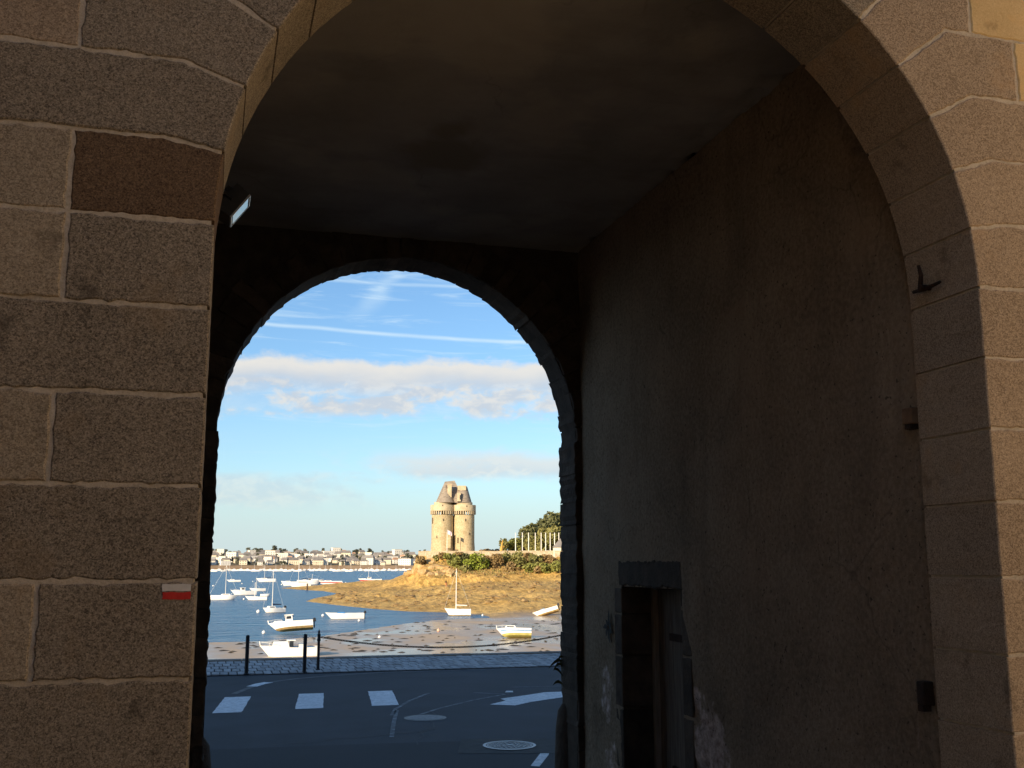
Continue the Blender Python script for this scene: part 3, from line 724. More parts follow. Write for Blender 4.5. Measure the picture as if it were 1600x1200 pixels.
# mortar bed behind the stones: wall face with the arch cut out, and the reveal
def arch_profile(xl, xr, cz, rx, rz, zb, n=48):
    cx = (xl + xr) / 2
    pts = [(xr, zb)] + [(cx + rx * math.cos(PI * k / n), cz + rz * math.sin(PI * k / n)) for k in range(n + 1)] + [(xl, zb)]
    return pts
def arch_wall(name, prof, x0, x1, zb, zt, y0, y1, m_, parent, back=True, jit=0.):
    """A wall slab with an arched opening, between y0 and y1."""
    n = len(prof); cx = (prof[0][0] + prof[-1][0]) / 2
    outer = []
    for i, (x, z) in enumerate(prof):
        if i == 0: outer.append((x1, zb))
        elif i == n - 1: outer.append((x0, zb))
        else:
            t = (i - 1) / (n - 3); 
            if t < .25: outer.append((x1, z if t < .15 else z + (zt - z) * (t - .15) / .10))
            elif t > .75: outer.append((x0, z if t > .85 else z + (zt - z) * (.85 - t) / .10))
            else: outer.append((x1 + (x0 - x1) * (t - .25) / .5, zt))
    vs = [(x, y0, z) for x, z in prof] + [(x, y0, z) for x, z in outer] + [(x, y1, z) for x, z in prof] + [(x, y1, z) for x, z in outer]
    fs = []
    for i in range(n - 1):
        fs.append((i, i + 1, n + i + 1, n + i)); fs.append((i, 2 * n + i, 2 * n + i + 1, i + 1))
        if back: fs.append((2 * n + i, 3 * n + i, 3 * n + i + 1, 2 * n + i + 1))
    return MB().add(vs, fs).build(name, m_, parent)
g = .007
g2 = .019
prof = arch_profile(XL - g2, XR + g2, CZ, RA + g2, RA + g2, -1.75)
arch_wall('mortar_bed', prof, -2.6, 5.8, -1.75, 4.2, YF + .0045, YB - .004, M['mortar'], gate)
# masonry carried on beyond what the stones above cover
M['wall_plain'] = mat('coursed_wall', (.17, .13, .09), (.30, .24, .17), scale=2, rough=.9, bump=.8, bscale=40, fine=((.08, .06, .045), (.42, .34, .26)), fine_scale=60, fine_amt=.5)
mb = MB(); mb.box((-19, 4.25, 2.9), (33.6, .48, 10)); mb.box((22, 4.25, 2.9), (33.2, .48, 10)); mb.box((1.6, 4.25, 6.05), (7.58, .48, 3.69))
mb.build('upper_masonry', M['wall_plain'], gate)
mb = MB(); mb.box((1.5, 7.1, 7.98), (75, 7.0, .2)); mb.build('roof', M['slate'], gate)
mb = MB(); mb.box((1.0, 7.16, 5.6), (9.5, 5.2, 4.6)); mb.build('upper_floor', M['dark_mortar'], gate)

# passage: right wall with the little door, left wall, ceiling, far wall
XW, XWL, YFAR, YOUT, CEI = 3.5, -.14, 9.83, 10.3, 3.15
DY0, DY1, DZ = 7.58, 8.82, -.20
ys_ = sorted(set(list(np.round(np.linspace(YB, DY0, 44), 4)) + list(np.round(np.linspace(DY0, DY1, 14), 4)) + list(np.round(np.linspace(DY1, YFAR + .02, 14), 4))))
zs_ = sorted(set(list(np.round(np.linspace(-2.7, DZ, 38), 4)) + list(np.round(np.linspace(DZ, CEI + .01, 44), 4))))
vs = []; bare = []
SPOT = [((7.15, -1.35), (.42, .48), 1.0), ((7.4, -1.0), (.16, .2), .8), ((6.85, -1.9), (.5, .28), .8), ((7.3, -1.75), (.25, .4), .75), ((9.25, -1.15), (.36, .5), .55), ((9.1, -1.75), (.3, .35), .6), ((7.5, -.6), (.05, .25), .55),
        ((5.3, -1.25), (.5, .35), .32), ((4.8, -.9), (.12, .3), .4), ((8.2, .12), (.8, .12), .3)]
for z in zs_:
    for y in ys_:
        f = 0
        for (cy, cz), (ry, rz_), w in SPOT:
            f = max(f, w * max(0, 1 - math.hypot((y - cy) / ry, (z - cz) / rz_) ** 1.5))
        edge = min(abs(y - DY0), abs(y - DY1)) < 1e-3 and z <= DZ + 1e-3 or (abs(z - DZ) < 1e-3 and DY0 - .01 <= y <= DY1 + .01)
        n1 = noise.fractal(Vector((0, y * .9, z * .9)), .9, 2.1, 4) * .018 + noise.fractal(Vector((3, y * 5, z * 5)), .9, 2.1, 4) * (.004 + .03 * f)
        dx = 0 if edge else n1
        vs.append((XW + dx + (.018 * f if not edge else 0), y, z)); bare.append(f)
ny, nz_ = len(ys_), len(zs_); fs = []
for j in range(nz_ - 1):
    for i in range(ny - 1):
        cy, cz = (ys_[i] + ys_[i + 1]) / 2, (zs_[j] + zs_[j + 1]) / 2
        if DY0 < cy < DY1 and cz < DZ: continue
        fs.append((j * ny + i, j * ny + i + 1, (j + 1) * ny + i + 1, (j + 1) * ny + i))
wr = MB().add(vs, fs).build('plaster_wall', M['plaster'], gate, smooth='all', fix=False)
a_ = wr.data.attributes.new('bare', 'FLOAT', 'POINT'); a_.data.foreach_set('value', bare)
mb = MB(); mb.box((XW + .85, 6.0, 0), (.6, 2.95, 6.2)); mb.box((XW + .85, 9.6, 0), (.6, 1.3, 6.2)); mb.box((XW + .85, 8.2, 1.7), (.6, 2.2, 2.8)); mb.build('wall_core', M['dark_mortar'], gate)
vs = []; ny2, nz2 = 40, 40
for j in range(nz2):
    for i in range(ny2):
        y = YB + (YFAR - YB + .02) * i / (ny2 - 1); z = -2.7 + 5.86 * j / (nz2 - 1)
        vs.append((XWL + noise.fractal(Vector((7, y, z)), .9, 2.1, 4) * .02, y, z))
MB().add(vs, [(j * ny2 + i, (j + 1) * ny2 + i, (j + 1) * ny2 + i + 1, j * ny2 + i + 1) for j in range(nz2 - 1) for i in range(ny2 - 1)]).build('plaster_wall', M['plaster'], gate, smooth='all', fix=False)
vs = []; nx2, ny2 = 72, 96
for j in range(ny2):
    for i in range(nx2):
        x = XWL - .06 + (XW - XWL + .12) * i / (nx2 - 1); y = YB - .02 + (YFAR - YB + .04) * j / (ny2 - 1)
        crumble = max(0, 1 - (XW - x) / .25) * max(0, noise.fractal(Vector((x * 6, y * 6, 1)), .7, 2.2, 4)) * .09
        vs.append((x, y, CEI + noise.fractal(Vector((x * .8, y * .8, 4)), .9, 2.1, 3) * .018 + crumble))
MB().add(vs, [(j * nx2 + i, (j + 1) * nx2 + i, (j + 1) * nx2 + i + 1, j * nx2 + i + 1) for j in range(ny2 - 1) for i in range(nx2 - 1)]).build('passage_ceiling', M['ceiling'], gate, smooth='all', fix=False)
v = ray(700, 245); p = v * (CEI / v.z); v = ray(700, 200); q = v * (CEI / v.z)
ce = bpy.data.objects['passage_ceiling']; vals = []
for w in ce.data.vertices:
    nzv = noise.fractal(Vector((w.co.x * 3, w.co.y * 3, 2)), .8, 2.1, 4) * .35
    f = max(1 - math.hypot((w.co.x - p.x) / .42, (w.co.y - p.y) / .44), .8 - math.hypot((w.co.x - q.x) / .24, (w.co.y - q.y) / .3)) + nzv
    vals.append(max(0, min(1, f * 2.5)))
a_ = ce.data.attributes.new('stain', 'FLOAT', 'POINT'); a_.data.foreach_set('value', vals)
nt = M['ceiling'].node_tree; b = nt.nodes['Principled BSDF']; base = b.inputs['Base Color'].links[0].from_socket
at2 = nt.nodes.new('ShaderNodeAttribute'); at2.attribute_name = 'stain'; mxn = nt.nodes.new('ShaderNodeMix'); mxn.data_type = 'RGBA'
nt.links.new(at2.outputs['Fac'], mxn.inputs[0]); nt.links.new(base, mxn.inputs[6]); mxn.inputs[7].default_value = (.25, .225, .18, 1); nt.links.new(mxn.outputs[2], b.inputs['Base Color'])
# far arch: irregular rubble voussoirs and jamb stones
FXL, FXR, FCZ, FRX, FRZ = .014, 3.432, 1.19, 1.725, 1.755
FCX = (FXL + FXR) / 2
pf = arch_profile(FXL + .003, FXR - .003, FCZ, FRX + .001, FRZ + .001, -2.75)
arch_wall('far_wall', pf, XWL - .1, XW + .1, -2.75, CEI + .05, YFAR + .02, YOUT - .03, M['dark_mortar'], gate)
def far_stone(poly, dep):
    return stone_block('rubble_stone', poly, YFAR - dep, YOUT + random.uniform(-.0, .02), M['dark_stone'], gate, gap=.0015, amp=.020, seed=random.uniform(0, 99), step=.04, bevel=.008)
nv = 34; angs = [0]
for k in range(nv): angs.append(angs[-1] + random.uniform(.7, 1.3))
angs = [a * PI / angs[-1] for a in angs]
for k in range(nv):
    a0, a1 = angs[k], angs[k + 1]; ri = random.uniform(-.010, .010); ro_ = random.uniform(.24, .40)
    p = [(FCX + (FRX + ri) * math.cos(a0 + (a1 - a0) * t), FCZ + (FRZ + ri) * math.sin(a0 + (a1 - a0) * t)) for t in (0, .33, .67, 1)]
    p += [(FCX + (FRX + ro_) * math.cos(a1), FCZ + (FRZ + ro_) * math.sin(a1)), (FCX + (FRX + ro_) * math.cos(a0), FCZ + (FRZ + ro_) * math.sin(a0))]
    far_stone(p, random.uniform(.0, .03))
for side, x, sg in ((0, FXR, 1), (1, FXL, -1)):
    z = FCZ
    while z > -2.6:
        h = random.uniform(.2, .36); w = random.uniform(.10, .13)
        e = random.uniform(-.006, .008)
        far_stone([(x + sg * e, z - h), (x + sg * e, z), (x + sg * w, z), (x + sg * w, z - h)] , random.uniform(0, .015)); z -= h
mb = MB()
for x0, x1 in ((-36, -.25), (3.63, 39)):
    mb.box(((x0 + x1) / 2, YOUT - .20, 2.5), (x1 - x0, .36, 10.8))
mb.box((1.7, YOUT - .20, 5.6), (3.9, .36, 4.75)); mb.build('outer_masonry', M['wall_plain'], gate)
mb = MB(); mb.box((-36.3, 7.1, 2.5), (.4, 6.3, 10.8)); mb.box((39.2, 7.1, 2.5), (.4, 6.3, 10.8)); mb.build('end_wall', M['wall_plain'], gate)

# the low door in the right wall
door = thing('door', 'narrow weathered wooden door under a dark stone lintel in the passage wall', 'door', (XW, 0, 0)); door.location = (0, 0, 0)
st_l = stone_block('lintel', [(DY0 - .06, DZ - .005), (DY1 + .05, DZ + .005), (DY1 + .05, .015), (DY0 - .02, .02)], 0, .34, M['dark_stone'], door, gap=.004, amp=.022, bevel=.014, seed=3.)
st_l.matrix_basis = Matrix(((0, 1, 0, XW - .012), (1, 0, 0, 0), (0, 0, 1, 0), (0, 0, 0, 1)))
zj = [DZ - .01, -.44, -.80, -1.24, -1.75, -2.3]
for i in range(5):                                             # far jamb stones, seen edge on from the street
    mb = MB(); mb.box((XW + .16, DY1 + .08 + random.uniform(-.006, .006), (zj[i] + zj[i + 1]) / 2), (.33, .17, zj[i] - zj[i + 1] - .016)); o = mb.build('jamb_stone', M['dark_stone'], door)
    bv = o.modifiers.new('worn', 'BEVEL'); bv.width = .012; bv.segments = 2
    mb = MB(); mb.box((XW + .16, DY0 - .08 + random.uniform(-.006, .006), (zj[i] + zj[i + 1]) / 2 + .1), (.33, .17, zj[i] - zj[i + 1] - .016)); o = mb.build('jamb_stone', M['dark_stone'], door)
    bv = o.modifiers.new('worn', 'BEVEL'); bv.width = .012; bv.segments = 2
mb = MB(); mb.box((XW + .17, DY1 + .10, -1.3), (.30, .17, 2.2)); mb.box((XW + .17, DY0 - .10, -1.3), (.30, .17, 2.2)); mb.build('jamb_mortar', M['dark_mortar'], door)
mb = MB(); mb.box((XW + .30, DY1 - .035, -1.25), (.05, .05, 2.1)); mb.box((XW + .30, DY0 + .03, -1.25), (.05, .05, 2.1)); mb.build('frame', M['wood_pale'], door)
y = DY0 + .06
while y < DY1 - .08:
    w = min(random.uniform(.13, .19), DY1 - .06 - y)
    mb = MB(); mb.box((XW + .335 + random.uniform(-.004, .004), y + w / 2, -1.25), (.035, w - .008, 2.08)); mb.build('plank', M['wood'], door); y += w
mb = MB(); mb.box((XW + .305, DY0 + .5, -.62), (.02, .8, .06)); mb.box((XW + .305, DY0 + .5, -1.7), (.02, .8, .06)); mb.build('strap_hinge', M['iron'], door)
mb = MB(); mb.box((XW + .5, 8.2, -1.3), (.02, 1.5, 2.6)); mb.build('backing', M['dark_mortar'], door)

# ironwork left in the reveal, lamp, marks
def pintle(z, y, lab, big=True):
    t = thing('hinge_pintle', lab, 'hinge pintle', (XR, y, z), 0, 'old gate ironwork in the right reveal')
    mb = MB()
    if big:
        mb.tube([(.05, 0, 0), (-.03, 0, 0), (-.055, 0, .0)], [.016, .014, .012], 8); mb.build('spike', M['iron'], t, smooth=True)
        mb = MB(); mb.tube([(-.04, .02, -.015), (-.042, .0, .06), (-.044, .012, .115)], [.012, .011, .008], 8); mb.build('pin', M['iron'], t, smooth=True)
        mb = MB(); mb.tube([(-.02, .095, .0), (-.025, .0, -.008), (-.02, -.11, .0)], [.009, .012, .008], 8); mb.build('cross_bar', M['iron'], t, smooth=True)
    return t
pintle(1.36, 4.34, 'rusty cross shaped gate pintle sticking out of the arch reveal')
def stub(z, y, lab, m_, d):
    t = thing('gate_stub', lab, 'hinge stub', (XW, y, z), 0, 'old gate ironwork in the right reveal')
    mb = MB(); mb.box((-.02, 0, 0), d); o = mb.build('block', m_, t); bv = o.modifiers.new('worn', 'BEVEL'); bv.width = .008; bv.segments = 2
    mb = MB(); mb.box((-.045, .0, -d[2] * .62), (.05, d[1] * .6, .03)); mb.build('bracket', M['iron'], t)
stub(.75, 4.62, 'small square brown block on the wall at middle height by the reveal', mat('block_wood', (.16, .09, .05), (.26, .16, .09), scale=12, rough=.9), (.11, .075, .085))
stub(-.64, 4.66, 'small dark iron stub low on the wall by the reveal', M['iron'], (.09, .065, .115))
lamp = thing('floodlight', 'small black floodlight with a pale glass tilted down from the left wall', 'lamp', (.066, 5.95, 1.985))
lamp.rotation_euler = (0, R(180 - 54), 0)
gl = bpy.data.materials.new('lamp_glass'); gl.use_nodes = True; b_ = gl.node_tree.nodes['Principled BSDF']; b_.inputs['Base Color'].default_value = (.62, .68, .70, 1); b_.inputs['Roughness'].default_value = .06; b_.inputs['Specular IOR Level'].default_value = .9
mb = MB(); mb.box((0, 0, -.045), (.18, .21, .09), taper=.98); mb.box((0, 0, -.10), (.12, .15, .05)); o = mb.build('housing', M['black_iron'], lamp)
mb = MB(); mb.box((0, 0, .004), (.135, .15, .006)); mb.build('glass', gl, lamp)
mb = MB()
for sx in (-1, 1): mb.box((sx * .082, 0, .004), (.008, .19, .01))
for sy in (-1, 1): mb.box((0, sy * .09, .004), (.17, .008, .01))
mb.build('bezel', M['manhole_bright'], lamp)
mb = MB(); mb.tube([(.0, -.11, -.05), (-.0, -.11, -.16), (-.03, 0, -.2)], .012, 6); mb.tube([(.0, .11, -.05), (-.0, .11, -.16), (-.03, 0, -.2)], .012, 6); mb.build('bracket', M['black_iron'], lamp)
tm = thing('trail_marker', 'white over red painted trail mark on the left pier', 'trail mark', (-.112, YF - .0065, -.10))
def paint_rect(x0, x1, z0, z1, seed):
    p = ragged(rect(x0, x1, z0, z1), .008, .0035, seed); n = len(p)
    return MB().add([(x, 0, z) for x, z in p] + [(x, .004, z) for x, z in p], [tuple(range(n))] + [(i, (i + 1) % n, n + (i + 1) % n, n + i) for i in range(n)])
paint_rect(-.048, .048, .002, .026, 3.).build('white_stripe', mat('trail_white', (.62, .60, .56), (.72, .70, .66), scale=40, rough=.7), tm)
paint_rect(-.048, .048, -.027, -.002, 8.).build('red_stripe', mat('trail_red', (.50, .025, .02), (.62, .04, .03), scale=40, rough=.7), tm)
mb = MB(); gc = at_x(950, 980, XW - .012)
for k in range(7):
    a = R(90 + k * 360 / 7 + 8); r0 = .02; r1 = (.17, .10, .12, .15, .11, .13, .09)[k]
    d_ = Vector((0, math.cos(a), math.sin(a))); nn = Vector((0, -math.sin(a), math.cos(a)))
    c0 = Vector((0, 0, 0))
    mb.add([c0 + d_ * r0 + nn * .02, c0 + d_ * r1 * .6 + nn * .032, c0 + d_ * r1, c0 + d_ * r1 * .6 - nn * .012, c0 + d_ * r0 - nn * .012, c0 + d_ * r1 * .5 + nn * .0], [(0, 1, 5, 4), (1, 2, 5), (2, 3, 5), (3, 4, 5)])
o = mb.build('graffiti', mat('black_marker', (.012, .012, .012), (.03, .03, .03), scale=20, rough=.8)); o.location = gc; tag(o, 'small black star shaped scribble on the plaster left of the door', 'graffiti')

# guard stones at the foot of the far jambs, and the weed that grows from the right one
def guard(x, lab, sg, top):
    t = thing('guard_stone', lab, 'guard stone', (x, YOUT - .05, -2.7), 0, 'guard stones at the foot of the far arch')
    prof_ = [(.20, 0), (.19, .3), (.175, .8), (.16, top - .25), (.13, top - .08), (.07, top - .01), (0, top)]
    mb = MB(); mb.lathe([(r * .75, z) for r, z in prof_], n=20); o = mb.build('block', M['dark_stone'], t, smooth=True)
guard(3.475, 'rounded dark guard stone at the foot of the far right jamb', 1, 1.34)
guard(-.03, 'rounded dark guard stone at the foot of the far left jamb', -1, 1.16)
wd = thing('weed', 'leafy weed sprouting from the joint of the far right jamb', 'plant', (3.43, YOUT - .04, -1.02))
for k, (a, l, dz) in enumerate(((202, .17, .06), (176, .10, .01), (214, .13, -.09), (188, .08, .10), (196, .11, -.17), (225, .15, .02))):
    d_ = Vector((math.cos(R(a)), math.sin(R(a)) * .5, 0)); mb = MB(); pts = []
    for i in range(6):
        t = i / 5; pts.append(Vector((0, 0, dz)) + d_ * l * t + Vector((0, 0, (.05 + .07 * (k % 3)) * t - (.12 + .05 * (k % 2)) * t * t)))
    for i in range(5):
        w0, w1 = [.014 * math.sin(PI * min(.98, .12 + .86 * tt)) + .002 for tt in (i / 5, (i + 1) / 5)]
        mb.add([pts[i] + Vector((0, 0, w0)), pts[i] - Vector((0, 0, w0)), pts[i + 1] - Vector((0, 0, w1)), pts[i + 1] + Vector((0, 0, w1))], [(0, 1, 2, 3)])
    mb.build('leaf', M['leaf_dark'], wd)

# houses added out of view for the light: sun blockers and a bounce wall
M['bounce_cream'] = mat('bounce_render', (.74, .60, .42), (.82, .68, .49), scale=.6, rough=.9)
def added_house(name, lab, x0, x1, y0, y1, h, m_):
    t = thing(name, lab, 'building', ((x0 + x1) / 2, (y0 + y1) / 2, -1.66))
    w, d = x1 - x0, y1 - y0
    MB().box((0, 0, h / 2), (w, d, h)).build('wall', m_, t)
    mb = MB(); e = .3; hr = min(w, d) * .35
    if w > d: mb.add([(-w / 2 - e, -d / 2 - e, h), (w / 2 + e, -d / 2 - e, h), (w / 2 + e, d / 2 + e, h), (-w / 2 - e, d / 2 + e, h), (-w / 2, 0, h + hr), (w / 2, 0, h + hr)], [(0, 1, 5, 4), (2, 3, 4, 5), (1, 2, 5), (3, 0, 4), (3, 2, 1, 0)])
    else: mb.add([(-w / 2 - e, -d / 2 - e, h), (w / 2 + e, -d / 2 - e, h), (w / 2 + e, d / 2 + e, h), (-w / 2 - e, d / 2 + e, h), (0, -d / 2, h + hr), (0, d / 2, h + hr)], [(0, 1, 4), (1, 2, 5, 4), (2, 3, 5), (3, 0, 4, 5), (3, 2, 1, 0)])
    mb.build('roof', M['slate'], t)
    for k in range(3):
        for q in range(max(2, int(max(w, d) / 3))):
            n_ = max(2, int(max(w, d) / 3)); u = (q + .5) / n_ - .5
            mb = MB()
            if w > d: mb.box((u * w, d / 2 + .0, 1.6 + k * 3), (1, .06, 1.5))
            else: mb.box((-w / 2, u * d, 1.6 + k * 3), (.06, 1, 1.5))
            if 1.6 + k * 3 < h - 1: mb.build('window', M['glass_dark'], t)
added_house('added_house', 'tall unseen house behind the viewer, added to shade the gate', -36, -15.4, -14, -12, 16.0, M['wall_plain'])
added_house('added_house', 'grey unseen house behind the viewer, added to narrow the sun patch', -6.9, 4.6, -17, -12, 11.0, M['wall_plain'])
added_house('added_house', 'tan unseen house left of the gate, added to block sky light', -9, -2.7, -3, 3.9, 9.0, mat('tan_render', (.36, .28, .18), (.46, .37, .25), scale=.6, rough=.9))
added_house('added_house', 'cream unseen house right of the gate, added to bounce sun onto it', 5.75, 12, -9, 3.9, 9.5, M['bounce_cream'])
mb = MB(); mb.add([(-60, -40, -1.646), (90, -40, -1.646), (90, 1.99, -1.646), (-60, 1.99, -1.646)], [(0, 1, 2, 3)])  # unseen pale ground, added to bounce warm light onto the arch and ceiling
tag(mb.build('bounce_paving', mat('pale_bounce_setts', (.34, .27, .19), (.46, .38, .28), scale=3, rough=.85, bump=.5)), kind='structure')

# ------------------------------------------------------------------ far shore
HD = 1500.
def hill_z(x, y):
    d = math.hypot(x, y); t = max(0, min(1, (d - HD) / 420))
    return WZ - .5 + 6.0 * min(1, max(0, (d - HD + 12) / 20)) + 18.5 * t ** 1.05 + 2.2 * t * noise.fractal(Vector((x * .004, y * .004, 2)), .8, 2, 3)
nx, ny = 130, 30
vs = []
for j in range(ny):
    for i in range(nx):
        az_ = R(-14 + 46 * i / (nx - 1)); d = HD - 16 + 700 * (j / (ny - 1)) ** 1.4
        x, y = d * math.sin(az_), d * math.cos(az_); vs.append((x, y, hill_z(x, y)))
hm = mat('far_hill', (.09, .085, .05), (.20, .16, .09), scale=.03, rough=.95, detail=6, fine=((.07, .075, .04), (.26, .2, .12)), fine_scale=.15)
tag(MB().add(vs, [(j * nx + i, j * nx + i + 1, (j + 1) * nx + i + 1, (j + 1) * nx + i) for j in range(ny - 1) for i in range(nx - 1)]).build('far_hills', hm, smooth='all', fix=False), kind='structure')
mb = MB()
for i in range(90):
    a0, a1 = R(-13 + 40 * i / 90), R(-13 + 40 * (i + 1) / 90)
    d0, d1 = HD - 30 + 6 * noise.noise(Vector((i * .3, 0, 0))), HD - 30 + 6 * noise.noise(Vector(((i + 1) * .3, 0, 0)))
    pts = [(math.sin(a) * d, math.cos(a) * d, z) for d, a, z in ((d0, a0, WZ + .05), (d1, a1, WZ + .05), (HD, a1, WZ + 6.0), (HD, a0, WZ + 6.0))]
    mb.add(pts, [(0, 1, 2, 3)])
tag(mb.build('far_beach', mat('far_sand', (.30, .19, .10), (.42, .29, .17), scale=.05, rough=.95), fix=False), kind='structure')

def house_proto(w, d, h, rh, mw, mr, flat_=False, win=True):
    t = bpy.data.objects.new('proto', None)
    parts = []
    wall = MB().box((0, 0, h / 2 - 1), (w, d, h + 2)).build('wall', mw, t); parts.append(wall)
    mb = MB(); e = .4
    if flat_: mb.box((0, 0, h + .25), (w + .6, d + .6, .5))
    else: mb.add([(-w / 2 - e, -d / 2 - e, h - .1), (w / 2 + e, -d / 2 - e, h - .1), (w / 2 + e, d / 2 + e, h - .1), (-w / 2 - e, d / 2 + e, h - .1), (-w / 2 + rh * .25, 0, h + rh), (w / 2 - rh * .25, 0, h + rh)], [(0, 1, 5, 4), (2, 3, 4, 5), (1, 2, 5), (3, 0, 4), (3, 2, 1, 0)])
    parts.append(mb.build('roof', mr, t))
    if win:
        nf = max(1, int(h / 3)); nw = max(2, int(w / 3.2))
        for k in range(nf):
            mb = MB()
            for q in range(nw): mb.box(((q + .5) / nw * w - w / 2, -d / 2, 1.5 + k * 3), (1.2, .12, 1.5))
            parts.append(mb.build('window_row', M['far_window'], t))
    return t, parts
specs = []
kinds = []
for hi in range(5):
    kinds.append((house_proto(11, 9, 6, 4.2, M['house%d' % hi], M['far_slate']), '%s slate roofed house' % ('white', 'cream', 'tan', 'bright white', 'brown')[hi], 'house'))
    kinds.append((house_proto(9, 8, 6.5, 3.6, M['house%d' % hi], M['far_tile']), '%s tile roofed house' % ('white', 'cream', 'tan', 'bright white', 'brown')[hi], 'house'))
kinds.append((house_proto(22, 11, 10, 0, M['house3'], M['house0'], True), 'long white flat roofed block', 'apartment block'))
kinds.append((house_proto(15, 12, 14, 0, M['house0'], M['house1'], True), 'tall white flat roofed block', 'apartment block'))
kinds.append((house_proto(18, 10, 8, 4.5, M['house1'], M['far_slate']), 'large cream slate roofed villa', 'villa'))
placed = []
def px_of(x, y): return 800 + F / math.cos(PITCH) * math.tan(math.atan2(x, y) - YAW)
MARKS = [(352, 'the left jamb'), (372, 'the small rowing boat'), (397, 'the fishing boat'), (432, 'the yacht with navy cover'), (460, 'the two masted yacht'), (496, 'the motor yacht'), (540, 'the red striped boat'), (600, 'the masted fishing boat'), (645, 'the golden rocks'), (700, 'the rampart end'), (2000, 'the bank past the tower')]
FAR = []
def far_tag(o, desc, cat, x, y, group, row=True):
    px = px_of(x, y); mk = next(n for q, n in MARKS if px < q); d = math.hypot(x, y)
    FAR.append((o, desc, cat, px, (' by shore' if d < HD + 130 else ' halfway up' if d < HD + 270 else ' at skyline') if row else '', mk, group))
def far_labels():
    from collections import defaultdict
    g_ = defaultdict(list); nth = ('first', 'second', 'third', 'fourth', 'fifth', 'sixth', 'seventh', 'eighth', 'ninth', 'tenth', 'eleventh', 'twelfth', 'thirteenth', 'fourteenth', 'fifteenth', 'sixteenth', 'seventeenth', 'eighteenth', 'nineteenth', 'twentieth')
    for f in FAR: g_[f[1] + f[4] + f[5]].append(f)
    for k, l in g_.items():
        l.sort(key=lambda f: f[3])
        for q, f in enumerate(l): tag(f[0], '%s%s above %s%s' % (f[1], f[4], f[5], '' if len(l) == 1 else ', %s from left' % nth[min(q, 19)]), f[2], f[6])
def far_seen(az_): px = px_of(math.sin(az_), math.cos(az_)); return 308 < px < 676 or 736 < px < 812
def far_house(k, x, y, s):
    (t, parts), lab, cat = kinds[k]
    o = thing('far_house' if k < 10 else 'apartment_block' if k < 12 else 'villa', None, None, (x, y, hill_z(x, y))); far_tag(o, lab, cat, x, y, 'buildings across the bay')
    az_ = math.atan2(x, y); o.rotation_euler = (0, 0, -az_ + random.uniform(-.45, .45)); o.scale = (s, s, s)
    for p_ in parts: inst(p_, p_.name.split('.')[0], o)
for (px, py, k, s) in ((612, 878, 10, .8), (620, 866, 11, .9), (575, 882, 12, 1.), (576, 872, 11, .75), (395, 876, 10, .75), (357, 876, 12, .8), (480, 874, 10, .9), (540, 868, 12, .9), (500, 873, 11, .6), (760, 870, 10, 1.2), (640, 872, 12, 1.)):
    v = ray(px, 880); v.normalize(); d = HD + 30 + (884 - py) / 20 * 330
    placed.append((v.x * d, v.y * d)); far_house(k, v.x * d, v.y * d, s)
tries = 0
while len(placed) < 225 and tries < 16000:
    tries += 1
    az_ = R(random.uniform(-2.5, 22)); d = HD + 14 + 380 * random.random() ** 1.1
    x, y = d * math.sin(az_), d * math.cos(az_)
    if not far_seen(az_) or any(abs(az_ - math.atan2(a, b)) * HD < 7.5 and abs(d - math.hypot(a, b)) < 22 for a, b in placed): continue
    placed.append((x, y)); far_house(random.choice((0, 1, 2, 6, 6, 0, 0, 6, 6, 0, 2, 7, 2, 8, 12, 10, 11)), x, y, random.uniform(.55, 1.0))
for (t, parts), *_ in kinds:
    for p_ in parts: bpy.data.objects.remove(p_)
    bpy.data.objects.remove(t)

def leaf_cloud(n, lobes, size, seed, flat_=.7):
    """Leaf clumps spread through a set of lobes (centre, radii)."""
    r_ = np.random.default_rng(seed); vs = []; fs = []
    wts = np.array([l[1][0] * l[1][1] * l[1][2] for l in lobes]) ** .7; wts /= wts.sum()
    for i in range(n):
        c, rad = lobes[r_.choice(len(lobes), p=wts)]
        d = r_.normal(size=3); d /= np.linalg.norm(d); rr = r_.uniform(.55, 1.04) ** .6
        p = np.array(c) + d * np.array(rad) * rr
        a = r_.normal(size=3); a[2] *= flat_; a /= np.linalg.norm(a); b_ = np.cross(a, r_.normal(size=3)); b_ /= np.linalg.norm(b_)
        s1, s2 = size * r_.uniform(.5, 1.2), size * r_.uniform(.35, .8)
        k = len(vs); vs += [tuple(p - a * s1), tuple(p + b_ * s2 * .8 - a * s1 * .1), tuple(p + a * s1), tuple(p - b_ * s2 + a * s1 * .1)]; fs.append((k, k + 1, k + 2, k + 3))
    return MB().add(vs, fs)
def rnd_lobes(n, w, h, seed, base=.45):
    r_ = np.random.default_rng(seed); L_ = []
    for i in range(n):
        a = r_.uniform(0, 6.28); q = r_.uniform(0, .62) * w; z = h * r_.uniform(base, .88); k = r_.uniform(.22, .42)
        L_.append(((q * math.cos(a), q * math.sin(a), z), (w * k, w * k, h * k * .62)))
    return L_
def trunk(h, r, seed, w):
    r_ = np.random.default_rng(seed); mb = MB(); mb.tube([(0, 0, -.6), (r * .3, 0, h * .3), (0, r * .4, h * .62)], [r, r * .75, r * .4], 8)
    for k in range(4):
        a = r_.uniform(0, 6.28); mb.tube([(0, 0, h * (.3 + .07 * k)), (w * .25 * math.cos(a), w * .25 * math.sin(a), h * .55), (w * .42 * math.cos(a), w * .42 * math.sin(a), h * .72)], [r * .4, r * .25, r * .1], 6)
    return mb
ft = []
for k in range(4):
    cr = leaf_cloud(130, rnd_lobes(6, 6.5, 9 if k < 3 else 10.5, 30 + k, .3), 1.5, 60 + k).build('crown', M['far_leaf'], fix=False); tr = trunk(9 if k < 3 else 10.5, .35, k, 6).build('trunk', M['bark']); ft.append((cr, tr))
trees_f = []
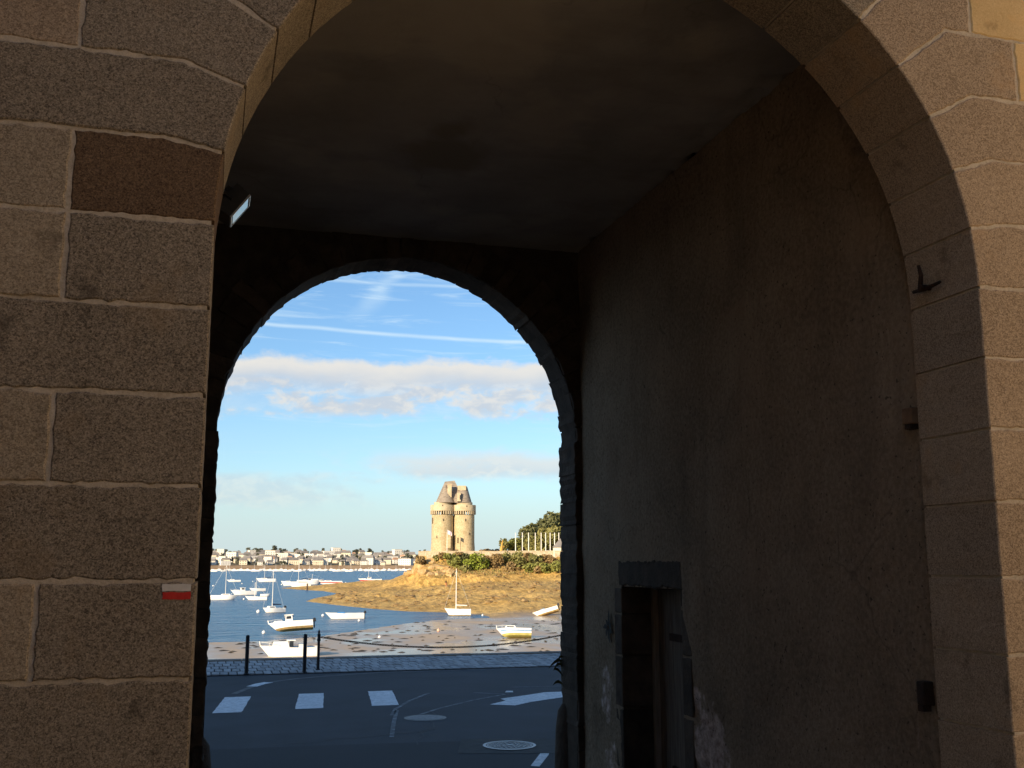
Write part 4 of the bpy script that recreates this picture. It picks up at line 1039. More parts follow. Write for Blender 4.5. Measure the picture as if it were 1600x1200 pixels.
for (px, py, s) in ((400, 862, 1.8), (406, 862, 1.6), (392, 862, 1.5), (428, 862, 1.7), (443, 863, 1.5), (596, 880, 1.1), (606, 880, 1.2), (638, 879, 1.2), (553, 874, 1.2), (552, 867, 1.0), (658, 860, .9), (632, 868, .9), (590, 878, 1.), (600, 878, .9), (650, 873, 1.2), (655, 877, 1.1), (645, 879, 1.1), (752, 866, 1.)):
    v = ray(px, 880); v.normalize(); d = HD + 40 + (884 - py) / 22 * 400; trees_f.append((v.x * d, v.y * d, s))
for k in range(260):
    az_ = R(random.uniform(-2.5, 22)); d = HD + 8 + 430 * random.random(); trees_f.append((d * math.sin(az_), d * math.cos(az_), random.uniform(.6, 1.15)))
for k in range(80):
    az_ = R(random.uniform(-2.5, 22)); d = HD + 430 + 60 * random.random(); trees_f.append((d * math.sin(az_), d * math.cos(az_), random.uniform(.7, 1.2)))
for i, (x, y, s) in enumerate(trees_f):
    if not far_seen(math.atan2(x, y)): continue
    o = thing('tree', None, None, (x, y, hill_z(x, y) - .3), random.uniform(0, 6)); far_tag(o, 'dull green tree', 'tree', x, y, 'trees across the bay'); o.scale = (s, s, s * random.uniform(.8, 1.1))
    cr, tr = ft[i % 4]; inst(cr, 'crown', o); inst(tr, 'trunk', o)
for cr, tr in ft: bpy.data.objects.remove(cr); bpy.data.objects.remove(tr)

# ------------------------------------------------------------------ boats
def hull_mb(L_, B, H, rake=.18, tr=.86, bottom=False, sheer=.25, keel=.35, n=13):
    """A lofted hull, bow towards +X, waterline at z = 0; returns the topsides or the bottom."""
    st_ = []
    for i in range(n):
        t = i / (n - 1)                       # 0 at the transom, 1 at the bow
        w = B / 2 * (tr + (1 - tr) * math.sin(min(1, t / .45) * PI / 2)) if t < .45 else B / 2 * max(.0, 1 - ((t - .45) / .55) ** 2.3)
        x = -L_ / 2 + L_ * t
        zt = H * (1 + sheer * t * t + .06 * (1 - t) ** 2)
        st_.append((x, w, zt, t))
    mb = MB(); vs = []; 
    m_ = 9
    for x, w, zt, t in st_:
        dk = keel * (1 - .75 * max(0, (t - .6) / .4) ** 2)
        xo = -rake * L_ * max(0, (t - .55) / .45) ** 1.6
        if bottom: row = [(w * .9, .06), (w * .72, -dk * .5), (0, -dk), (-w * .72, -dk * .5), (-w * .9, .06)]; 
        else: row = [(w * .9, .05), (w * .97, zt * .5), (w, zt)]
        for s, z in row:
            kx = xo * (1 - max(0, min(1, (z + .1) / (zt + .1)))) 
            vs.append((x + kx, s, z))
    k = 5 if bottom else 3
    fs = []
    for i in range(n - 1):
        for j in range(k - 1): fs.append((i * k + j, i * k + j + 1, (i + 1) * k + j + 1, (i + 1) * k + j))
    if bottom: fs.append(tuple(range(k)))
    mb.add(vs, fs)
    if not bottom:
        mb.add([(x, -y, z) for x, y, z in vs], [tuple(reversed(f)) for f in fs])
        mb.add([vs[0], vs[1], vs[2], (vs[2][0], -vs[2][1], vs[2][2]), (vs[1][0], -vs[1][1], vs[1][2]), (vs[0][0], -vs[0][1], vs[0][2])], [(0, 1, 2, 3, 4, 5)])
        # gunwale and deck set a little below it
        dv = []
        for x, w, zt, t in st_: dv += [(x, w * .995, zt - .06), (x, -w * .995, zt - .06)]
        mb.add(dv, [(2 * i, 2 * i + 1, 2 * i + 3, 2 * i + 2) for i in range(n - 1)], 1)
    return mb
def boat(name, lab, cat, px, py, L_, face, kind='motor', z=WZ, d=None, H=.62, B=None, roll=0, pitch=0, mast=0., boom=False, cabin=None, motor=False, cover=None, stripe=None, hull='white', bottom='antifoul', group=None, ground=False, lift=0., rails=False, yawoff=0.):
    p = on_ground(px, py) if ground else (at_z(px, py, z) if d is None else at_d(px, py, d))
    B = B or L_ * .36
    ang = math.atan2(p.x, p.y)
    rz = -ang + (PI if face == 'left' else 0) + yawoff
    t = thing(name, lab, cat, p + Vector((0, 0, lift)), rz, group); t.rotation_euler = (R(roll), R(pitch), rz)
    hull_mb(L_, B, H).build('hull', [M[hull], M['offwhite']], t, smooth=True)
    hull_mb(L_, B, H, bottom=True).build('hull_bottom', M[bottom], t, smooth=True)
    if stripe:
        mb = MB()
        hm_ = hull_mb(L_ * 1.002, B * 1.006, H)
        for sd_ in (1, -1):
            vs = []
            for i in range(13):
                t_ = i / 12; w = B / 2 * 1.012 * ((.86 + .14 * math.sin(min(1, t_ / .45) * PI / 2)) if t_ < .45 else max(.0, 1 - ((t_ - .45) / .55) ** 2.3)); x = -L_ / 2 + L_ * t_
                zt = H * (1 + .25 * t_ * t_); xo = -.18 * L_ * max(0, (t_ - .55) / .45) ** 1.6
                for z_ in (.42, .72): vs.append((x + xo * (1 - z_) * .95 + .01, sd_ * (w * (.955 + .035 * z_) + .008), zt * z_))
            mb.add(vs, [(2 * i, 2 * i + 1, 2 * i + 3, 2 * i + 2) for i in range(12)])
        mb.build('stripe', M[stripe], t)
    if cabin == 'wheelhouse':
        mb = MB(); cx = L_ * .03; mb.box((cx, 0, H + .42), (L_ * .17, B * .62, .95), taper=.86); c_ = mb.build('cabin', M['white'], t)
        mb = MB(); mb.box((cx, 0, H + .96), (L_ * .21, B * .64, .08)); mb.build('cabin_roof', M['white'], t)
        mb = MB(); mb.box((cx + L_ * .005, 0, H + .62), (L_ * .11, B * .63, .36), taper=.9); mb.build('cabin_window', M['glass_dark'], t)
        mb = MB(); mb.box((cx + L_ * .24, 0, H + .2), (L_ * .24, B * .5, .28), taper=.75); mb.build('foredeck', M['white'], t)
    if cabin == 'cuddy':
        mb = MB(); mb.box((L_ * .10, 0, H + .2), (L_ * .34, B * .6, .46), taper=.78); mb.build('cabin', M['white'], t)
        mb = MB(); mb.box((L_ * .10, 0, H + .25), (L_ * .20, B * .565, .14), taper=.97); mb.build('cabin_window', M['glass_dark'], t)
    if cabin == 'pilot':
        mb = MB(); mb.box((L_ * .15, 0, H + .28), (L_ * .30, B * .62, .56), taper=.8); mb.build('cabin', M['white'], t)
        mb = MB(); mb.box((-L_ * .03, 0, H + .38), (L_ * .07, B * .6, .55), taper=.9); mb.build('windscreen', M['glass_dark'], t)
        mb = MB(); mb.box((-L_ * .02, 0, H + .68), (L_ * .15, B * .62, .07)); mb.build('cabin_roof', M['white'], t)
        for sx in (-.12, -.24): pass
        mb = MB(); mb.box((-L_ * .22, 0, H + .14), (L_ * .14, B * .5, .34)); mb.build('seat', M['offwhite'], t)
    if rails:
        mb = MB()
        for sy in (-1, 1):
            mb.tube([(L_ * .48, sy * .05, H * 1.2 + .35), (L_ * .34, sy * B * .30, H * 1.1 + .38), (L_ * .2, sy * B * .42, H * 1.05 + .3)], .018, 5)
            for q in (.34, .2): mb.tube([(L_ * q, sy * B * (.3 if q > .3 else .42), H), (L_ * q, sy * B * (.3 if q > .3 else .42), H * 1.05 + .35)], .016, 5)
        mb.tube([(L_ * .485, 0, H * 1.1), (L_ * .5, 0, H * 1.2 + .42)], .05, 6)
        mb.build('rail', M['alu'], t)
    if motor:
        mt = MB().box((-L_ / 2 - .16, 0, H * .55), (.16, .14, 1.0)).build('outboard_motor', M['motor'], t)
        MB().box((-L_ / 2 - .22, 0, H + .22), (.42, .34, .42), taper=.75).build('cowl', M['motor'], mt)
    if mast:
        MB().tube([(L_ * .06, 0, H * .9), (L_ * .06, 0, H + mast)], [.085, .05], 7).build('mast', M['alu'], t)
        mb = MB(); mb.tube([(L_ * .06, 0, H + mast * .97), (L_ * .49, 0, H * 1.3)], .014, 4); mb.tube([(L_ * .06, 0, H + mast * .97), (-L_ * .48, 0, H * 1.2)], .014, 4); mb.build('stay', M['alu'], t)
        if boom:
            MB().tube([(L_ * .05, 0, H + .75), (-L_ * .36, 0, H + .68)], [.13, .09], 7).build('boom', M[boom], t)
    if cover: MB().box((L_ * .08, 0, H + .12), (L_ * .22, B * .66, .26), taper=.7).build('cover', M[cover], t)
    return t

boat('cabin_boat', 'white open cabin boat on the sand right behind the plain bollard', 'boat', 452, 1030, 5.6, 'left', H=.85, cabin='pilot', rails=True, ground=False, lift=.25, B=2.1)
boat('motor_boat', 'white wheelhouse boat aground and tilted showing its ochre bottom', 'boat', 454, 990, 5.7, 'left', H=.72, cabin='wheelhouse', motor=True, lift=.62, roll=16, pitch=4, rails=True, B=2.2)
boat('sailing_boat', 'white sailing yacht with navy boom cover afloat beside a big round buoy', 'sailing boat', 427, 957, 4.3, 'left', H=.75, mast=7.2, boom='navy', cabin='cuddy', B=1.8, yawoff=.45, motor=True)
boat('motor_boat', 'open white motorboat with blue cover near the golden rocks', 'boat', 538, 967, 6.3, 'left', H=.85, cover='blue_canvas', motor=True, yawoff=.1)
boat('sailing_boat', 'white sailing boat with a bare mast at the edge of the mudflat', 'sailing boat', 715, 962, 4.6, 'left', H=.95, mast=7.0, boom='offwhite', B=1.9, lift=.1)
boat('motor_boat', 'blue striped motorboat tilted on the mud with yellow green bottom', 'boat', 803, 997, 4.1, 'left', H=.58, cabin='cuddy', stripe='stripe_blue', bottom='antifoul_green', motor=False, ground=True, lift=.36, roll=18, B=1.8, rails=True)
boat('dinghy', 'white boat tipped over on the mud beside the right jamb', 'boat', 853, 962, 4.4, 'left', H=.6, cabin=None, cover='stripe_blue', ground=True, lift=.38, roll=10, pitch=17, motor=True, B=1.6)
boat('sailing_boat', 'large white sailing boat cut off by the left jamb', 'sailing boat', 349, 937, 7.6, 'right', H=1.0, mast=7.6, cabin='cuddy', yawoff=-.3)
boat('fishing_boat', 'white fishing boat with raised wheelhouse behind the moored yachts', 'fishing boat', 380, 929.5, 7.2, 'left', H=1.1, cabin='wheelhouse', yawoff=.2, rails=True)
boat('sailing_boat', 'small white sailing boat just behind the fishing boat stern', 'sailing boat', 402, 923.5, 5.2, 'left', H=.8, mast=3.4, yawoff=.2)
boat('sailing_boat', 'low white sailing boat with a short mast in front of the fishing boat', 'sailing boat', 400, 937.5, 5.4, 'left', H=.75, mast=3.6, yawoff=-.1)
boat('dinghy', 'tiny white dinghy left of the tall mast', 'dinghy', 415, 931.5, 2.9, 'right', H=.55)
boat('dinghy', 'small white rowing boat far out near the left jamb', 'dinghy', 365, 909, 6.8, 'left', H=.8, cabin='cuddy')
boat('sailing_boat', 'white yacht with dark boom cover in the middle distance', 'sailing boat', 415, 909, 9.5, 'left', H=1.4, mast=8.5, boom='navy', cabin='cuddy')
boat('motor_boat', 'white motorboat left of the moored ketch', 'boat', 452, 915, 6.8, 'left', H=1.5, cabin='cuddy')
boat('sailing_boat', 'white two masted yacht among motorboats off the sandy spit', 'sailing boat', 468, 917, 8.5, 'left', H=1.1, mast=10, boom='navy')
boat('motor_yacht', 'white motor yacht with flat dark canopy off the sandy spit', 'motor yacht', 485, 913, 11.5, 'right', H=1.7, cabin='pilot', boom='navy', mast=2.6)
boat('motor_boat', 'white motorboat with a red bow stripe beyond the spit', 'boat', 516, 913, 10, 'left', H=1.3, stripe='red', cabin='cuddy')
boat('fishing_boat', 'white fishing boat with a mast and wheelhouse beyond the golden rocks', 'fishing boat', 578, 910.5, 11.0, 'left', H=1.6, mast=5.5, cabin='wheelhouse', stripe='red')
boat('dinghy', 'long low white boat left of the masted fishing boat', 'boat', 556, 914, 8.0, 'left', H=.8)

BUOY = MB().lathe([(.0, -.3), (.2, -.25), (.36, -.1), (.4, .1), (.34, .3), (.2, .42), (.06, .46), (.05, .56), (0, .57)], n=16).build('float', M['buoy'], smooth=True)
BUOY2 = MB().lathe([(.0, -.3), (.2, -.25), (.36, -.1), (.4, .1), (.34, .3), (.2, .42), (.06, .46), (.05, .56), (0, .57)], n=16).build('float', M['buoy_pink'], smooth=True)
for (px, py, s, ground, lab) in ((403.5, 957, .85, 0, 'big round white buoy at the bow of the navy covered yacht'), (412, 990, .6, 0, 'white buoy just off the bow of the tilted wheelhouse boat'),
        (381, 937, .6, 0, 'white buoy left of the low sailing boat'), (333, 916, .8, 0, 'white buoy hard against the left jamb'), (395, 909, .7, 0, 'white buoy left of the yacht in the middle distance'),
        (378, 912.5, .65, 0, 'white buoy behind the fishing boat wheelhouse'), (440, 914, .8, 0, 'white buoy at the bow of the motorboat off the spit'), (502, 912, .8, 0, 'white buoy left of the red striped motorboat'),
        (504.5, 963, .62, 0, 'white buoy at the bow of the blue covered motorboat'), (561, 971, .5, 0, 'white buoy below the stern of the blue covered motorboat'), (535, 910.5, .7, 0, 'left one of two buoys between red striped boat and fishing boat'),
        (540, 910.8, .7, 0, 'right one of two buoys between red striped boat and fishing boat'), (593, 997.5, .5, 0, 'white buoy near the water edge beyond the chain'), (685, 986.5, .5, 1, 'pale buoy stranded on the mud below the bare masted boat'),
        (754, 962.5, .45, 1, 'buoy stranded on the mud right of the bare masted boat'), (398, 927, .5, 0, 'white buoy between fishing boat and low sailing boat'), (362, 929, .5, 0, 'white buoy ahead of the fishing boat bow')):
    p = on_ground(px, py) if ground else at_z(px, py, WZ)
    o = thing('mooring_buoy', lab, 'buoy', p + Vector((0, 0, .1)), 0, 'mooring buoys in the bay'); o.scale = (s, s, s)
    inst(BUOY2 if px == 685 else BUOY, 'float', o)
bpy.data.objects.remove(BUOY); bpy.data.objects.remove(BUOY2)
# the row of boats moored off the far beach
row = []
for k in range(4):
    t = thing('moored_boat', None, None)
    L_ = (9, 11, 8, 12)[k]; hull_mb(L_, L_ * .34, 1.5).build('hull', [M['white'], M['offwhite']], t, smooth=True)
    MB().box((L_ * .08, 0, 1.95), (L_ * .35, L_ * .2, .9), taper=.75).build('cabin', M['white'], t)
    if k in (1, 3): MB().tube([(.5, 0, 1), (.5, 0, 8.5)], [.12, .08], 6).build('mast', M['alu'], t)
    row.append(t)
px = 334; k = 0
while px < 645:
    d = random.uniform(1180, 1330); p = at_d(px, 880, d); p.z = WZ
    o = copy_tree(row[k % 4] if random.random() < .8 else row[1]); o.location = p; o.rotation_euler = (0, 0, -math.atan2(p.x, p.y) + random.choice((0, PI)) + random.uniform(-.35, .35))
    far_tag(o, 'white masted boat in far row' if any(c.name.startswith('mast') for c in o.children) else 'white cabin boat in far row', 'boat', p.x, p.y, 'boats moored off the far beach', False); px += random.uniform(6.5, 11); k += 1
for t in row:
    for c in list(t.children): bpy.data.objects.remove(c)
    bpy.data.objects.remove(t)
far_labels()
p = at_z(480, 922, WZ); o = MB().tube([(0, 0, -1), (0, 0, 2.2)], [.32, .26], 8).build('mooring_stake', M['bark']); o.location = p; tag(o, 'short brown stake standing at the tip of the sandy spit', 'stake')

ORD = ('first', 'second', 'third', 'fourth', 'fifth', 'sixth', 'seventh', 'eighth', 'ninth', 'tenth', 'eleventh', 'twelfth', 'thirteenth', 'fourteenth')
# ------------------------------------------------------------------ the point: tower, rampart, plants
TD = 362.
def tpt(px, py, d=TD): return at_d(px, py, d)
tz0 = PZ
tw = thing('tower', 'round twin towered stone keep with slate roofs on the rocky point', 'tower')
def pxm(d): return d * math.cos(R(3.2)) / F              # metres per photo pixel at the tower
ms = TD / F * 1.0
cL, cR = tpt(691, 862.5), tpt(724.5, 862.5)
c0 = (cL + cR) / 2; axr = (cR - cL).normalized(); axr.z = 0; axr.normalize(); axb = Vector((-axr.y, axr.x, 0))
if axb.dot(c0) < 0: axb = -axb
tw.location = (c0.x, c0.y, PZ); tw.rotation_euler = (0, 0, math.atan2(axr.y, axr.x))
U = lambda px: (px - 707.7) * ms                          # metres right of the tower axis
V = lambda py: (862.5 - py) * ms + (c0.z - PZ)            # height above the plateau
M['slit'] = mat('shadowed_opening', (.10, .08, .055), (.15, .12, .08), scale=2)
def drum(cx, cy, r, name='drum', par=None):
    # body, corbelled parapet, wall walk, upper drum
    mb = MB(); mb.lathe([(r * 1.06, -2), (r * 1.05, V(856)), (r * 1.01, V(848)), (r, V(806))], (cx, cy, 0), 40); body = mb.build('drum', M['tower_stone'], tw, smooth=True)
    mb = MB(); rp = r * 1.13
    mb.lathe([(r * .98, V(800.5)), (rp, V(800)), (rp, V(790.8)), (rp - .45, V(790.8)), (rp - .45, V(796)), (r * .8, V(796))], (cx, cy, 0), 40); mb.build('parapet', M['tower_pale'], tw, smooth=True)
    nb = 30
    for k in range(nb):
        a = 2 * PI * k / nb; m2 = MB(); rr = (r * .97 + rp) / 2
        m2.box((cx + rr * math.cos(a), cy + rr * math.sin(a), V(802.7)), (rp - r * .97 + .02, .30, 1.1), Matrix.Rotation(a, 3, 'Z')); m2.build('corbel', M['tower_pale'], tw)
    mb = MB(); mb.lathe([(r * .80, V(797)), (r * .80, V(786.5))], (cx, cy, 0), 36); mb.build('upper_drum', M['tower_pale'], tw, smooth=True)
    return r
rL = 16.6 * ms; rR = 15.9 * ms
drum(U(691), 0, rL); drum(U(724.6), .4, rR); drum(U(707.5), 5.2, rR)
def roof_lathe(cx, cy, prof_, seg=28): return MB().lathe(prof_, (cx, cy, 0), seg)
# left: conical front roof against a tall hipped roof; right: blunt cone
roof_lathe(U(695.5), -.2, [(15.2 * ms, V(787.2)), (7.6 * ms, V(772)), (.9 * ms, V(759.5)), (0, V(759))]).build('cone_roof', M['slate'], tw, smooth=True)
def hip(mb, x0, x1, y0, y1, zb, tx0, tx1, ty, zt, zt2):
    mb.add([(x0, y0, zb), (x1, y0, zb), (x1, y1, zb), (x0, y1, zb), (tx0, ty, zt), (tx1, ty, zt2)], [(0, 1, 5, 4), (1, 2, 5), (2, 3, 4, 5), (3, 0, 4), (3, 2, 1, 0)]); return mb
m_ = hip(MB(), U(680.5), U(727), -1.5, 7.5, V(787), U(694), U(709), 2.2, V(753.6), V(751.9)); m_.build('hip_roof', M['slate'], tw)
roof_lathe(U(722), .3, [(14.3 * ms, V(787.2)), (7.3 * ms, V(763.2)), (6.2 * ms, V(761.5)), (0, V(760.8))]).build('cone_roof', M['slate'], tw, smooth=True)
mb = MB(); mb.box((U(701.5), -1.4, V(769.5)), (6.4 * ms, 1.0, 19 * ms)); mb.box((U(701.5), -1.4, V(759.4)), (7.4 * ms, 1.3, 1.2 * ms)); mb.build('chimney', M['tower_pale'], tw)
mb = MB(); mb.box((U(705.8), -1.75, V(766)), (1.5 * ms, .5, 7 * ms)); mb.build('chimney_slot', M['glass_dark'], tw)
mb = MB(); mb.box((U(716), -2.7, V(779)), (5.6 * ms, 1.4, 13 * ms)); mb.build('dormer', M['tower_pale'], tw)
mb = MB(); mb.box((U(718), -3.42, V(779.5)), (1.4 * ms, .1, 7 * ms)); mb.build('dormer_window', M['glass_dark'], tw)
mb = MB(); mb.box((U(720.5), -1.0, V(764.5)), (13 * ms, 1.2, 7 * ms)); mb.build('gable', M['tower_pale'], tw)
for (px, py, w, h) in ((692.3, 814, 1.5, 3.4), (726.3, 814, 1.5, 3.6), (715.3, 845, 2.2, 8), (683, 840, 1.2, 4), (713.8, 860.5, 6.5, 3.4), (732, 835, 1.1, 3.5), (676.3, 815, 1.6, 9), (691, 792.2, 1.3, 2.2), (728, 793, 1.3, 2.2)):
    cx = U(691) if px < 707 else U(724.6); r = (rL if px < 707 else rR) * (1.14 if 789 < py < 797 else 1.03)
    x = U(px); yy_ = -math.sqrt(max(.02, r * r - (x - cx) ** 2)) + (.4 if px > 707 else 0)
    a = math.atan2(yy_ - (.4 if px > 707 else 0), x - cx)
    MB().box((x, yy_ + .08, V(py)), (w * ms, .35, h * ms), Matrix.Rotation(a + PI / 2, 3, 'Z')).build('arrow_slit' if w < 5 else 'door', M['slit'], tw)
MB().box((U(700.5), -rL * .98, V(845)), (7 * ms, .5, 24 * ms)).build('buttress', M['tower_stone'], tw)
fp = at_d(698.5, 863, TD - 9); fl = thing('flagpole', 'slim pole with a pale pink flag before the left tower', 'flagpole', (fp.x, fp.y, PZ))
MB().tube([(0, 0, -.5), (0, 0, 8.6)], [.11, .07], 8).build('pole', M['pole'], fl)
mb = MB(); vs = []
for i in range(7):
    for j in range(4): vs.append((.1 + i * .25, .12 * math.sin(i * 1.3 + j * .4), 8.5 - j * .42 - i * .12))
mb.add(vs, [(i * 4 + j, i * 4 + j + 1, (i + 1) * 4 + j + 1, (i + 1) * 4 + j) for i in range(6) for j in range(3)]); mb.build('flag', M['flag'], fl, fix=False)

# rampart wall along the front of the point, and the low bastion under the tower
rw = thing('rampart_wall', 'long pale stone rampart along the top of the bank below the tower', 'wall')
pts = [at_d(x, 880, d) for x, d in ((655, 358), (668, 350), (700, 346.5), (750, 345), (800, 344), (850, 341.5), (900, 338), (1000, 329))]
mb = MB(); cap_ = MB()
for i in range(len(pts) - 1):
    a, b = pts[i], pts[i + 1]; t = (b - a).normalized(); nn = Vector((-t.y, t.x, 0)) * .35
    n_ = max(1, int((b - a).length / 3))
    for k in range(n_):
        p0, p1 = a.lerp(b, k / n_), a.lerp(b, (k + 1) / n_); h0 = 3.75 + random.uniform(-.06, .06)
        mb.prism([(p0.x - nn.x, p0.y - nn.y), (p1.x - nn.x, p1.y - nn.y), (p1.x + nn.x, p1.y + nn.y), (p0.x + nn.x, p0.y + nn.y)], -1.5, h0)
        cap_.prism([(p0.x - nn.x * 1.3, p0.y - nn.y * 1.3), (p1.x - nn.x * 1.3, p1.y - nn.y * 1.3), (p1.x + nn.x * 1.3, p1.y + nn.y * 1.3), (p0.x + nn.x * 1.3, p0.y + nn.y * 1.3)], h0 + .005, h0 + .2)
mb.build('wall', M['rampart'], rw); cap_.build('coping', M['tower_pale'], rw)
def rock_mb(r, seed, sq=.7):
    r_ = random.Random(seed * 13.7); bm = bmesh.new()
    for k in range(16):
        v = Vector((r_.gauss(0, 1), r_.gauss(0, 1), r_.gauss(0, 1))); v = v / max(abs(c) for c in v) ** .75 / v.length ** .25 * r_.uniform(.75, 1.05)
        bm.verts.new((v.x * r * 1.15, v.y * r * .9, v.z * r * sq))
    bmesh.ops.convex_hull(bm, input=bm.verts); bmesh.ops.delete(bm, geom=[v for v in bm.verts if not v.link_faces], context='VERTS')
    bm.verts.index_update(); mb = MB(); mb.add([v.co[:] for v in bm.verts], [tuple(v.index for v in f.verts) for f in bm.faces]); bm.free(); return mb
M['rock'] = mat('pale_rock', (.36, .22, .08), (.60, .43, .22), scale=.9, rough=.9, bump=.9, bscale=2, bdist=.3, rnd=.2)
M['rock_dark'] = mat('brown_rock', (.17, .11, .05), (.38, .26, .12), scale=.5, rough=.9, bump=.9, bscale=2, bdist=.3, rnd=.25)
spots_r = [(660, 884, 2.2), (672, 876, 2.4), (676, 884, 2.0), (686, 884, 2.2), (694, 887, 2.0), (700, 892, 2.3), (664, 893, 2.0), (653, 889, 2.0), (682, 894, 1.8), (646, 892, 1.6), (690, 896, 1.6), (704, 897, 1.5), (640, 894, 1.4), (674, 896, 1.6)]
for i, (px, py, r) in enumerate(spots_r):
    p = on_ground(px, py + 2); o = rock_mb(r * 1.25, i * 3.1, .75).build('rock', M['rock']); o.location = p - Vector((0, 0, r * .35)); o.rotation_euler = (0, 0, i)
    tag(o, 'pale golden rock at the foot of the rampart, %s from left' % ORD[sorted(range(len(spots_r)), key=lambda q: spots_r[q][0]).index(i)], 'rock', 'golden rocks at the left end of the point')
mb = MB(); rr_ = random.Random(5)
for i in range(520):
    px, py = rr_.uniform(505, 900), rr_.uniform(897, 955)
    if py < 915 and px < 640: continue
    v = ray(px, py); d = rr_.uniform(205, 330); x, y = v.x / math.hypot(v.x, v.y) * d, v.y / math.hypot(v.x, v.y) * d
    P1 = np.array([[x, y]])
    if sdist(P1, poly)[0] < 1.5: continue
    r = rr_.uniform(.25, .9) ** 1.3; rk_ = rock_mb(r, i * .77, .45); z = ground_at(x, y)
    mb.add([(a + x, b + y, c_ + z + r * .1) for a, b, c_ in rk_.v], rk_.f)
tag(mb.build('foreshore_rocks', M['rock_dark']), kind='stuff')
mb = MB(); rr_ = random.Random(9)
for i in range(260):
    px, py = rr_.uniform(330, 890), rr_.uniform(972, 1026)
    p = at_z(px, py, WZ)
    if sdist(np.array([[p.x, p.y]]), poly)[0] < .4: continue
    z = ground_at(p.x, p.y); n_ = 9; rx = rr_.uniform(.12, .75); ry = rx * rr_.uniform(.5, 1.5)
    vs = [(p.x + rx * math.cos(2 * PI * k / n_) * rr_.uniform(.5, 1.2), p.y + ry * math.sin(2 * PI * k / n_) * rr_.uniform(.5, 1.2), z + .01) for k in range(n_)] + [(p.x, p.y, z + .10)]
    mb.add(vs, [(k, (k + 1) % n_, n_) for k in range(n_)])
tag(mb.build('seaweed', mat('dark_seaweed', (.035, .028, .014), (.09, .065, .03), scale=3, rough=.6)), kind='stuff')

# bushes on the bank
def bush(px, py, w, h, m_, lab, seed, d=None, name='bush', leaf=.55, n=420):
    p = on_ground(px, py) if d is None else at_d(px, py, d)
    t = thing(name, lab, 'bush', p - Vector((0, 0, .2)), 0, 'bushes on the bank below the rampart')
    lobes = rnd_lobes(7, w, h, seed, .25) + [((0, 0, h * .45), (w * .5, w * .4, h * .45))]
    leaf_cloud(n, lobes, leaf, seed + 1).build('foliage', M[m_], t, fix=False)
    mb = MB(); r_ = random.Random(seed)
    for k in range(5): a = r_.uniform(0, 6.28); mb.tube([(0, 0, -.3), (w * .2 * math.cos(a), w * .2 * math.sin(a), h * .4), (w * .33 * math.cos(a), w * .33 * math.sin(a), h * .7)], [.09, .06, .03], 5)
    mb.build('stem', M['bark'], t)
adj = {'leaf_brown': 'dry brown', 'leaf_green': 'mid green', 'leaf_bright': 'bright yellow green', 'leaf_mid': 'dull olive', 'leaf_dark': 'dark green'}
BL = [(684, 876, 3, 2.2, 'leaf_mid', 'small olive bush at the left foot of the tower'), (693, 874, 3, 2.4, 'leaf_brown', 'brown bush under the left tower'), (706, 884, 3.4, 4.2, 'leaf_green', 'green bush at the edge of the golden rocks'),
      (702, 875, 2.6, 2.2, 'leaf_mid', 'olive scrub under the joint of the two towers'), (714, 888, 3.4, 4.0, 'leaf_green', 'low green bush left of the bright one'), (717, 877, 3.2, 3.4, 'leaf_brown', 'brown bush behind the bright green one'),
      (727, 877, 3.0, 3.0, 'leaf_dark', 'dark green shrub under the right tower'), (738, 876, 2.6, 2.6, 'leaf_mid', 'olive shrub under the right tower edge'), (738, 892, 3.8, 4.6, 'leaf_bright', 'bright green bush lower in the bank'),
      (752, 891, 5.2, 5.6, 'leaf_bright', 'largest bright yellow green bush in the middle of the bank'), (728, 894, 3.0, 2.6, 'leaf_mid', 'olive scrub below the bright bushes'), (764, 884, 2.8, 3.6, 'leaf_brown', 'brown bush right of the largest bright bush'),
      (775, 889, 3.2, 5.2, 'leaf_brown', 'tall reddish brown bush below the carved post'), (778, 878, 2.6, 2.4, 'leaf_brown', 'dry scrub under the carved post'), (792, 880, 3.8, 3.8, 'leaf_mid', 'olive bush right of the carved post'),
      (806, 878, 3.8, 3.6, 'leaf_mid', 'olive bush below the first flagpole'), (800, 893, 3.4, 3.2, 'leaf_brown', 'low brown bush at the bottom of the bank'), (814, 890, 3.8, 4.4, 'leaf_mid', 'broad olive bush below the third flagpole'),
      (824, 880, 3.6, 3.2, 'leaf_brown', 'brown bush below the fourth flagpole'), (828, 895, 3.4, 3.2, 'leaf_green', 'green bush at the bottom of the bank, middle right'), (838, 886, 3.8, 4.0, 'leaf_mid', 'olive bush below the fifth flagpole'),
      (842, 897, 3.2, 2.6, 'leaf_brown', 'brown scrub at the bottom of the bank, right'), (852, 883, 3.4, 3.4, 'leaf_brown', 'dry bush below the sixth flagpole'), (855, 896, 3.6, 3.6, 'leaf_green', 'green bush low down near the right jamb'),
      (866, 886, 3.0, 3.2, 'leaf_brown', 'brown bush below the hut'), (870, 894, 3.6, 4.0, 'leaf_green', 'green bush hard against the right jamb'), (884, 888, 4, 4, 'leaf_mid', 'olive bush hidden behind the jamb'), (657, 882, 2.2, 3.0, 'leaf_brown', 'round brown bush at the left end of the rampart')]
for i, (px, py, w, h, m_, lab) in enumerate(BL): bush(px, py, w, h, m_, lab, 200 + i * 7)
